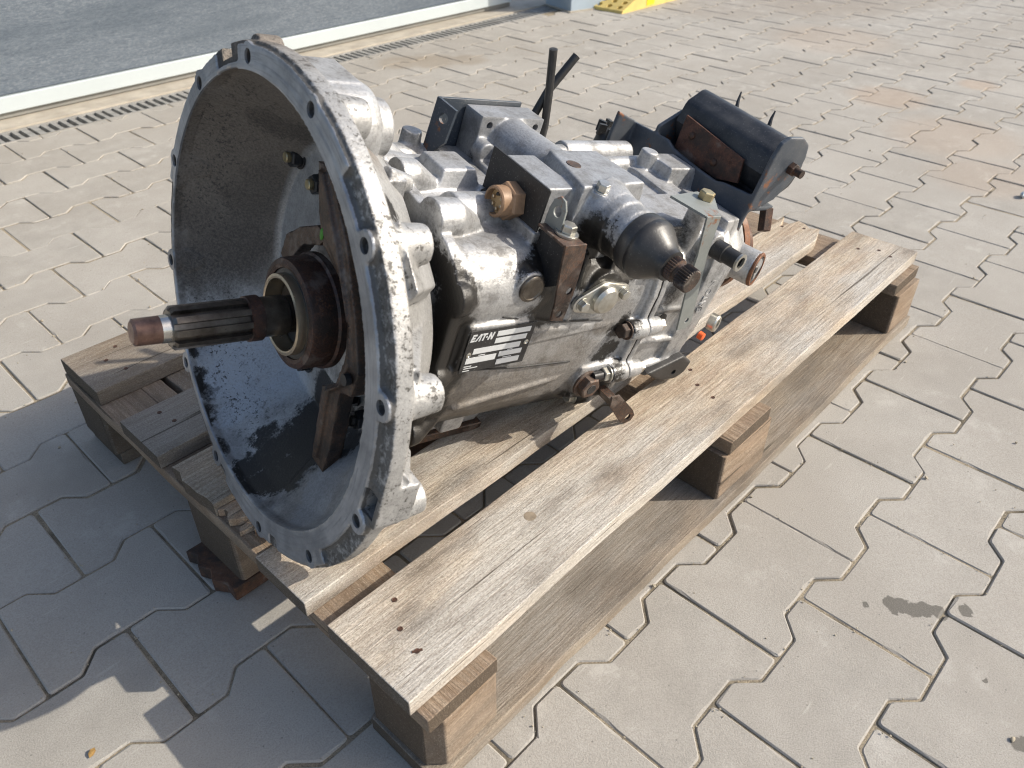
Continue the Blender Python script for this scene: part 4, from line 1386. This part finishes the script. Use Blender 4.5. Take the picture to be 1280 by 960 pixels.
# ---------------------------------------------------------------- shift tower
TX0, TX1 = 0.310, 0.324
def tax(y):
    return TX0 + (0.09 - y) / 0.32 * (TX1 - TX0)
tw = MB()
tw.tube([(tax(0.09), 0.09, 0.155), (tax(-0.10), -0.10, 0.157)], 0.0300, 40)
tw.box((0.266, 0.066, 0.100), (0.357, 0.100, 0.1855))
tw.cyl((0.272, 0.066, 0.150), (0.272, 0.048, 0.150), 0.012, n=20)
tw.box((0.2420, -0.088, 0.118), (0.2800, -0.015, 0.1805))
tw.loft([[(0.270, -0.105, 0.105), (0.382, -0.105, 0.105), (0.382, -0.010, 0.105), (0.270, -0.010, 0.105)], [(0.276, -0.100, 0.1885), (0.374, -0.092, 0.1885), (0.366, -0.018, 0.1885), (0.296, -0.018, 0.1885)]])
tw.box((0.262, -0.100, 0.105), (0.392, 0.060, 0.142))
tw.tube([(tax(-0.09), -0.09, 0.156), (tax(-0.116), -0.116, 0.156)], [0.0385, 0.0335], 40)
tw.tube([(tax(-0.110), -0.110, 0.156), (tax(-0.130), -0.130, 0.156)], 0.0325, 40)
tw.tube([(tax(-0.12), -0.12, 0.156), (tax(-0.146), -0.146, 0.156)], 0.0305, 40)
tw.tube([(tax(-0.14), -0.14, 0.156), (tax(-0.158), -0.158, 0.156)], 0.0292, 40)
tw.cyl((0.298, -0.102, 0.150), (0.300, -0.102, 0.184), 0.0105, n=20)
ctw = MB()
for (x, z) in ((0.279, 0.1755), (0.3465, 0.1755), (0.3465, 0.112)):
    ctw.cyl((x, 0.05, z), (x, 0.085, z), 0.0042, n=14)
tower = cast('shift_tower', tw, 'tower', gb, 0.0017, 2, ctw)
MB().turn([(0, 0.0085), (0.0008, 0.0080)], (0.302, -0.052, 0.1884), Z, 24).build('core_plug', 'rust_strip', tower)
bo_ = bolt((0.2995, -0.102, 0.1835), Vector((-0.1, -0.15, 1)), 0.0125, 0.0085, 'zinc', 'bolt', 0.0085, 0.003)
# boot and shift shaft
dy = Vector((TX1 - TX0, -0.32, 0)).normalized()
bo0 = Vector((tax(-0.151), -0.151, 0.1555))
boot = MB().turn([(0, 0.0290), (0.0005, 0.0315), (0.002, 0.0325), (0.0125, 0.0332), (0.0138, 0.0322), (0.0152, 0.0322), (0.0165, 0.0330), (0.0205, 0.0330), (0.025, 0.0306), (0.032, 0.0256), (0.039, 0.0206), (0.0435, 0.0176), (0.0465, 0.0168), (0.050, 0.0164), (0.0505, 0.0128)], bo0, dy, 48).build('rubber_boot', 'black_rubber', gb, smooth=50)
ss = MB()
def ssec(t, ro, ri, n=28):
    o = bo0 + dy * t
    u = Z
    w_ = dy.cross(u)
    return [o + (u * math.cos(2 * PI * j / (2 * n)) + w_ * math.sin(2 * PI * j / (2 * n))) * (ro if j % 2 else ri) for j in range(2 * n)]
ss.loft([ssec(0.045, .0128, .0116), ssec(0.0585, .0128, .0116), ssec(0.0595, .0098, .0098), ssec(0.0640, .0098, .0098), ssec(0.0650, .0130, .0116), ssec(0.0770, .0130, .0116), ssec(0.0780, .0116, .0110)])
ss.build('shift_shaft', 'rust_strip', gb, smooth=20)
# black plate with round connector
cpl = MB().box((0.2385, -0.0930, 0.1230), (0.2413, 0.0040, 0.1815)).build('connector_plate', 'plate_black', gb, bevel=0.0007, seg=1)
cc = Vector((0.2383, -0.0500, 0.1475))
cn = MB().hexa(cc, -X, 0.0345, 0.0150, 0.3).build('plug_connector', 'plastic_bronze', gb, bevel=0.0006, seg=1)
MB().ring([(0.012, 0.0128), (0.014, 0.0160), (0.026, 0.0160), (0.0275, 0.0148), (0.0275, 0.0128)], cc, -X, 40).build('shell', 'plastic_bronze', cn)
MB().turn([(0.012, 0.0127), (0.0205, 0.0127)], cc, -X, 32).build('insert', 'plastic_beige', cn)
for k in range(6):
    a = 2 * PI * k / 6 + 0.3
    MB().turn([(0.02, 0.0020), (0.0235, 0.0019), (0.024, 0.0012)], cc + Vector((0, math.cos(a) * 0.0075, math.sin(a) * 0.0075)), -X, 10).build('contact_pin', 'brass' if k != 1 else 'black_nut', cn)
bolt((0.2383, -0.010, 0.1330), -X, 0.013, 0.007, 'black_nut', 'bolt')

def plate_with_holes(name, mb, cut, mat, parent, bevel=0.0):
    o = mb.build(name, mat, parent, smooth=0)
    c = cut.build('cutter', mat, parent, smooth=0)
    b = o.modifiers.new('cut', 'BOOLEAN')
    b.object = c
    b.solver = 'EXACT'
    bpy.context.view_layer.update()
    bake(o)
    cd = c.data
    bpy.data.objects.remove(c)
    bpy.data.meshes.remove(cd)
    if bevel:
        finish(o, 0, bevel, 1)
    return o
tabp = [(-0.094, 0.139), (-0.0945, 0.165), (-0.097, 0.175), (-0.104, 0.1815), (-0.112, 0.1800), (-0.117, 0.172), (-0.1195, 0.146)]
plate_with_holes('eye_tab', MB().prism(tabp, 0, 0.2435, 0.2462), MB().cyl((0.23, -0.1065, 0.1660), (0.26, -0.1065, 0.1660), 0.0056, n=20), 'green_grey', gb, 0.0005)
st = MB()
st.prism([(0.233, 0.1495), (0.262, 0.1495), (0.2655, 0.135), (0.2710, 0.087), (0.2705, 0.056), (0.2520, 0.059), (0.2490, 0.080), (0.2390, 0.119)], 1, -0.1420, -0.1390)
sc_ = MB()
sc_.cyl((0.2625, -0.16, 0.0945), (0.2625, -0.12, 0.0945), 0.0042, n=16)
sc_.cyl((0.2610, -0.16, 0.0660), (0.2610, -0.12, 0.0660), 0.0042, n=16)
strip = plate_with_holes('rusty_strip', st, sc_, 'rust_strip', gb, 0.0006)
MB().box((0.2335, -0.1388, 0.1455), (0.2620, -0.0965, 0.1484)).build('strip_flange', 'rust_strip', strip, bevel=0.0006, seg=1)
bolt((0.2520, -0.1200, 0.1485), Z, 0.0150, 0.0085, 'zinc', 'bolt', 0.0125, 0.003)
bk = MB().prism([(-0.090, 0.1385), (-0.1200, 0.1445), (-0.1375, 0.1445), (-0.1375, 0.100), (-0.122, 0.088), (-0.090, 0.092)], 0, 0.2435, 0.2460).build('backing_plate', 'plate_black', gb, bevel=0.0006, seg=1)
# thin black tubes standing in for shadowed gap lines along the side wall
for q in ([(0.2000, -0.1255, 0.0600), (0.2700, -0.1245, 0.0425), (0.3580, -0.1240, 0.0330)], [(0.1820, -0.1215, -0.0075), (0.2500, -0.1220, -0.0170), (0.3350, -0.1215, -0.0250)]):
    MB().tube(q, 0.0011, 8).build('gap_shadow_line', 'plate_black', gb)
# folded dark bracket behind the tower
db = MB()
db.prism([(0.224, 0.118), (0.229, 0.190), (0.348, 0.190), (0.348, 0.110), (0.226, 0.108)], 1, 0.1010, 0.1050)
dbr = db.build('folded_bracket', 'dark_bracket', gb, bevel=0.0008, seg=1)
wing = MB().loft([[(0.2235, 0.1008, 0.120), (0.2290, 0.1008, 0.190), (0.2325, 0.1008, 0.190), (0.2270, 0.1008, 0.120)], [(0.2330, 0.0780, 0.148), (0.2365, 0.0760, 0.186), (0.2395, 0.0760, 0.186), (0.2360, 0.0780, 0.148)]])
wc = MB().cyl((0.21, 0.089, 0.172), (0.26, 0.087, 0.172), 0.0058, n=16)
plate_with_holes('bracket_wing', wing, wc, 'dark_bracket', dbr)
# two cut hose ends standing up behind the tower
for pts in ([(0.392, 0.094, 0.120), (0.389, 0.095, 0.165), (0.380, 0.096, 0.205), (0.366, 0.097, 0.256)], [(0.370, 0.108, 0.120), (0.373, 0.107, 0.160), (0.386, 0.105, 0.205), (0.411, 0.103, 0.250)]):
    pv = [Vector(q) for q in pts]
    fine = []
    for i in range(len(pv) - 1):
        for j in range(4):
            fine.append(pv[i].lerp(pv[i + 1], j / 4))
    fine.append(pv[-1])
    h = MB().tube(fine, 0.0050, 14).build('hose_end', 'black_rubber', gb, smooth=50)
    d = (pv[-1] - pv[-2]).normalized()
    MB().turn([(0, 0.0034), (0.0003, 0.0034)], pv[-1], d, 12).build('hose_bore', 'plate_black', h)
# folded zinc strip with bolt on the rear case
zs = MB()
zs.prism([(0.440, 0.1705), (0.4660, 0.1705), (0.4760, 0.120), (0.5130, 0.020), (0.5080, 0.0080), (0.4910, 0.0080), (0.4680, 0.075), (0.4570, 0.120)], 1, -0.1400, -0.1372)
zc = MB().cyl((0.501, -0.16, 0.022), (0.501, -0.12, 0.022), 0.0036, n=14)
zstrip = plate_with_holes('folded_strip', zs, zc, 'green_grey', gb, 0.0006)
MB().prism([(0.4405, -0.1368), (0.4660, -0.1368), (0.500, -0.100), (0.486, -0.083), (0.430, -0.090)], 2, 0.1675, 0.1703).build('strip_top', 'green_grey', zstrip, smooth=0)
bolt((0.480, -0.101, 0.1704), Z, 0.0165, 0.0100, 'zinc_yellow', 'bolt', 0.0, rot=0.4)
# breather stub
bs = MB().ring([(0.0, 0.0075), (0.0, 0.0120), (0.020, 0.0120), (0.021, 0.0105), (0.040, 0.0105), (0.0405, 0.0075)], (0.507, -0.122, 0.118), Vector((0.10, -1, 0.05)), 28).build('breather_stub', 'black_rubber', gb)
MB().ring([(0.0395, 0.0072), (0.0395, 0.0112), (0.0425, 0.0112), (0.0430, 0.0095), (0.0425, 0.0072)], (0.507, -0.122, 0.118), Vector((0.10, -1, 0.05)), 28).build('stub_rim', 'zinc', bs)

# ---------------------------------------------------------------- tail: output flange, port, fittings
tl = MB()
tl.turn([(0.60, 0.072), (0.640, 0.068), (0.650, 0.060)], (0, -0.010, 0.040), X, 48)
tl.tube([(0.632, -0.02, 0.052), (0.648, -0.080, 0.060)], [0.036, 0.028], 32)
tl.tube([(0.644, -0.06, 0.060), (0.656, -0.110, 0.064)], 0.0245, 32)
tail = cast('tail_housing', tl, 'rear', gb, 0.002, 3)
pd = Vector((0.012, -0.038, 0.004)).normalized()
p0 = Vector((0.656, -0.110, 0.064))
MB().ring([(-0.002, 0.0200), (-0.002, 0.0243), (0.001, 0.0243), (0.0025, 0.0232), (0.0025, 0.0200)], p0, pd, 36).build('port_ring', 'rust_orange', tail)
MB().turn([(0.0, 0.0202), (0.0012, 0.0198), (0.0012, 0.0165), (0.0, 0.0160), (0.0, 0.0060), (0.0015, 0.0050), (0.0015, 0.0001)], p0, pd, 36).build('port_plug', 'black_rubber', tail)
MB().ring([(0.662, 0.045), (0.662, 0.070), (0.674, 0.070), (0.678, 0.066), (0.678, 0.045)], (0, -0.012, 0.050), X, 56).build('output_flange', 'rust_orange', gb)
MB().turn([(0.66, 0.060), (0.71, 0.055), (0.715, 0.03)], (0, -0.012, 0.042), X, 40).build('output_hub', 'rust', gb)
MB().obox((0.655, -0.088, 0.128), (0.006, -0.002, 0), (0, 0.006, 0.014), (0.0, -0.004, 0.003)).build('rusty_lug', 'rust', gb, bevel=0.001)
MB().ring([(0, 0.0062), (0, 0.0120), (0.010, 0.0125), (0.012, 0.0110), (0.012, 0.0062)], (0.600, -0.115, -0.010), Vector((0.3, -1, 0.1)), 24).build('hose_fitting', 'zinc', gb)
MB().turn([(0, 0.0058), (0.007, 0.0056), (0.008, 0.004)], (0.578, -0.122, -0.025), Vector((0.2, -1, 0)), 16).build('orange_cap', 'orange_cap', gb)

# ---------------------------------------------------------------- rear mounting: cradle and rubber bush
cr = MB()
cr.prism([(0.145, 0.158), (0.074, 0.163), (0.060, 0.157), (0.012, 0.153), (-0.024, 0.152), (-0.036, 0.156), (-0.070, 0.161), (-0.088, 0.163), (-0.088, 0.092), (-0.015, 0.095), (0.05, 0.100), (0.13, 0.115)], 0, 0.6010, 0.6075)
cr.prism([(0.602, 0.150), (0.600, 0.215), (0.604, 0.234), (0.617, 0.2425), (0.645, 0.2430), (0.664, 0.234), (0.672, 0.217), (0.673, 0.200), (0.664, 0.178), (0.648, 0.158), (0.620, 0.146), (0.602, 0.140)], 1, -0.0890, -0.0825)
cr.prism([(0.602, 0.112), (0.602, 0.172), (0.640, 0.196), (0.664, 0.214), (0.688, 0.219), (0.728, 0.212), (0.738, 0.190), (0.70, 0.15), (0.66, 0.12)], 1, 0.0950, 0.1015)
cr.box((0.6010, -0.086, 0.1400), (0.662, 0.098, 0.1465))
cr.box((0.6560, -0.060, 0.1400), (0.662, 0.098, 0.1640))
cr.prism([(0.560, 0.125), (0.562, 0.172), (0.603, 0.160), (0.603, 0.12)], 1, 0.138, 0.1440)
cradle = cast('mount_cradle', cr, 'blue_steel', gb, 0.0017, 2)
ru = MB()
def oct_(y, s):
    out = []
    for j in range(40):
        a = 2 * PI * j / 40
        r = 0.0405 * s
        ca, sa = math.cos(a), math.sin(a)
        k = 1.0 / max(1.0, max(abs(ca * math.cos(t) + sa * math.sin(t)) for t in (0.5, 1.35, 2.2, 2.95)) / 0.945)
        out.append((0.664 + ca * r * k, y, 0.1905 + sa * r * k))
    return out
ru.loft([oct_(0.093, 0.80), oct_(0.090, 0.99), oct_(0.045, 1.0), oct_(0.0, 1.0), oct_(-0.068, 1.0), oct_(-0.073, 0.98), oct_(-0.075, 0.80)])
rub = ru.build('rubber_bush', 'rubber_mount', gb, smooth=35)
MB().cyl((0.664, 0.094, 0.1905), (0.664, -0.0830, 0.1905), 0.013, n=24).build('bush_tube', 'rust', rub)
rpz = [(0.072, 0.200), (-0.040, 0.190), (-0.047, 0.160), (-0.016, 0.150), (0.05, 0.150), (0.070, 0.155)]
rpl = MB().prism(rpz, 0, 0.6170, 0.6205).build('rust_plate', 'rust_plate', gb, bevel=0.0006, seg=1)
for (y, z) in ((0.050, 0.180), (0.000, 0.166)):
    MB().sphere((0.6165, y, z), 0.0052, 14, (0.7, 1, 1)).build('rivet', 'rust_orange', rpl)
bolt((0.648, -0.0892, 0.2030), -Y, 0.0150, 0.0080, 'rust', 'nut', 0.0, rot=0.2)
MB().cyl((0.648, -0.095, 0.2030), (0.648, -0.1080, 0.2030), 0.0055, n=14).build('bolt_end', 'rust', gb)
for (a, b) in (((0.690, 0.051, 0.220), (0.692, 0.057, 0.243)), ((0.690, -0.008, 0.222), (0.692, -0.005, 0.243))):
    MB().tube([a, Vector(a).lerp(Vector(b), 0.5) + Vector((0.0, 0.001, 0)), b], [0.0032, 0.0022, 0.0010], 8).build('rubber_spike', 'rubber_mount', gb)
# black ribbed plug on the far side
sk = MB()
sk.turn([(0, 0.030), (0.018, 0.028), (0.026, 0.020), (0.03, 0.002)], (0.615, 0.175, 0.100), Z, 20)
skp = sk.build('black_cap', 'black_rubber', gb, smooth=50)
for k in range(9):
    a = 2 * PI * k / 9
    MB().obox(Vector((0.615 + math.cos(a) * 0.026, 0.175 + math.sin(a) * 0.026, 0.126)), Vector((math.cos(a), math.sin(a), 0)) * 0.006, Vector((-math.sin(a), math.cos(a), 0)) * 0.003, Z * 0.008).build('cap_tooth', 'plate_black', skp)


# ================================================================== SMALL THINGS
lf = MB()
for a in range(5):
    pass
lv = [(-0.008, 0, 0.001), (-0.003, 0.0045, 0.003), (0.004, 0.0050, 0.004), (0.010, 0.001, 0.002), (0.005, -0.0048, 0.0035), (-0.003, -0.0042, 0.0015), (0.0, 0.0, 0.0055)]
lf.add(lv + [(x, y, z - 0.0012) for x, y, z in lv], [(0, 1, 6), (1, 2, 6), (2, 3, 6), (3, 4, 6), (4, 5, 6), (5, 0, 6), (8, 7, 13), (9, 8, 13), (10, 9, 13), (11, 10, 13), (12, 11, 13), (7, 12, 13)]
       + [(i, 7 + i, 7 + (i + 1) % 6, (i + 1) % 6) for i in range(6)])
lo = lf.build('dry_leaf', 'leaf')
lo.location = (-0.217, 0.288, 0.001)
lo.rotation_euler = (0, 0, 0.6)
lo.scale = (0.6, 0.6, 0.6)
tag(lo, 'small dry yellow-brown leaf crumb on the paving near the pallet front', 'leaf')
# sand grains in and beside the joints
rg = random.Random(5)
gr = MB()
for i in range(9000):
    c = rg.randint(-17, 12)
    k = rg.randint(-4, 20)
    t = rg.random()
    if t < 0.45:
        lx, ly = 0.2 * k + 0.1 * (c % 2) + rg.gauss(0, 0.004), -0.14 * c + rg.uniform(-0.08, 0.08)
    else:
        s = rg.uniform(-0.1, 0.1)
        a = abs(s)
        e = 0.0575 if a < 0.0375 else (0.0825 if a > 0.0625 else 0.0575 + (a - 0.0375))
        lx, ly = 0.2 * k + 0.1 + 0.1 * (c % 2) + s, -0.14 * c + e + rg.gauss(0, 0.004)
    if rg.random() < 0.12:
        lx += rg.uniform(-0.09, 0.09)
        ly += rg.uniform(-0.06, 0.06)
    p = LAT_O + (rot @ Vector((lx, ly, 0)))
    if p.y > 2.22 or p.x > 3.5 or p.x < -0.6:
        continue
    if -0.03 < p.x < 1.22 and -0.01 < p.y < 0.8:
        continue
    r = rg.uniform(0.0006, 0.0015) if rg.random() < 0.95 else rg.uniform(0.0016, 0.0030)
    vs = [Vector((math.cos(q) * math.cos(e2), math.sin(q) * math.cos(e2), math.sin(e2))) for q, e2 in ((0, -.3), (2.1, -.5), (4.2, -.2), (1, .6), (3.1, .8), (5.2, .5))]
    A = rg.uniform(0, 6)
    vs = [Matrix.Rotation(A, 3, 'Z') @ v * r * rg.uniform(0.8, 1.25) for v in vs]
    gr.add([p + v + Vector((0, 0, r * 0.4)) for v in vs], [(0, 2, 1), (3, 4, 5), (0, 1, 3), (1, 4, 3), (1, 2, 4), (2, 5, 4), (2, 0, 5), (0, 3, 5)])
go = gr.build('joint_grit', 'grit', smooth=0)
tag(go, 'loose sand grains scattered along the paving joints', 'grit', kind='stuff')
# a few pebbles big enough to pick out
for j, (x, y, r, lab) in enumerate(((0.455, -0.405, 0.0026, 'pale pebble on the paving at the bottom edge right of the pallet'), (2.0, 0.02, 0.010, 'white crumb of stone lying on the sunlit paving beyond the pallet'),
                                    (2.95, 0.12, 0.012, 'dark pebble far off on the paving at the upper right'))):
    pb = MB().sphere((0, 0, 0), r, 10, (1.4, 0.9, 0.7))
    pb.v = [(a * (1 + 0.18 * math.sin(9 * b / r + j)), b * (1 + 0.15 * math.sin(7 * a / r)), c) for a, b, c in pb.v]
    po = pb.build('pebble', ('grit', 'alu_profile', 'black_nut')[j])
    po.location = (x, y, r * 0.6)
    tag(po, lab, 'pebble')
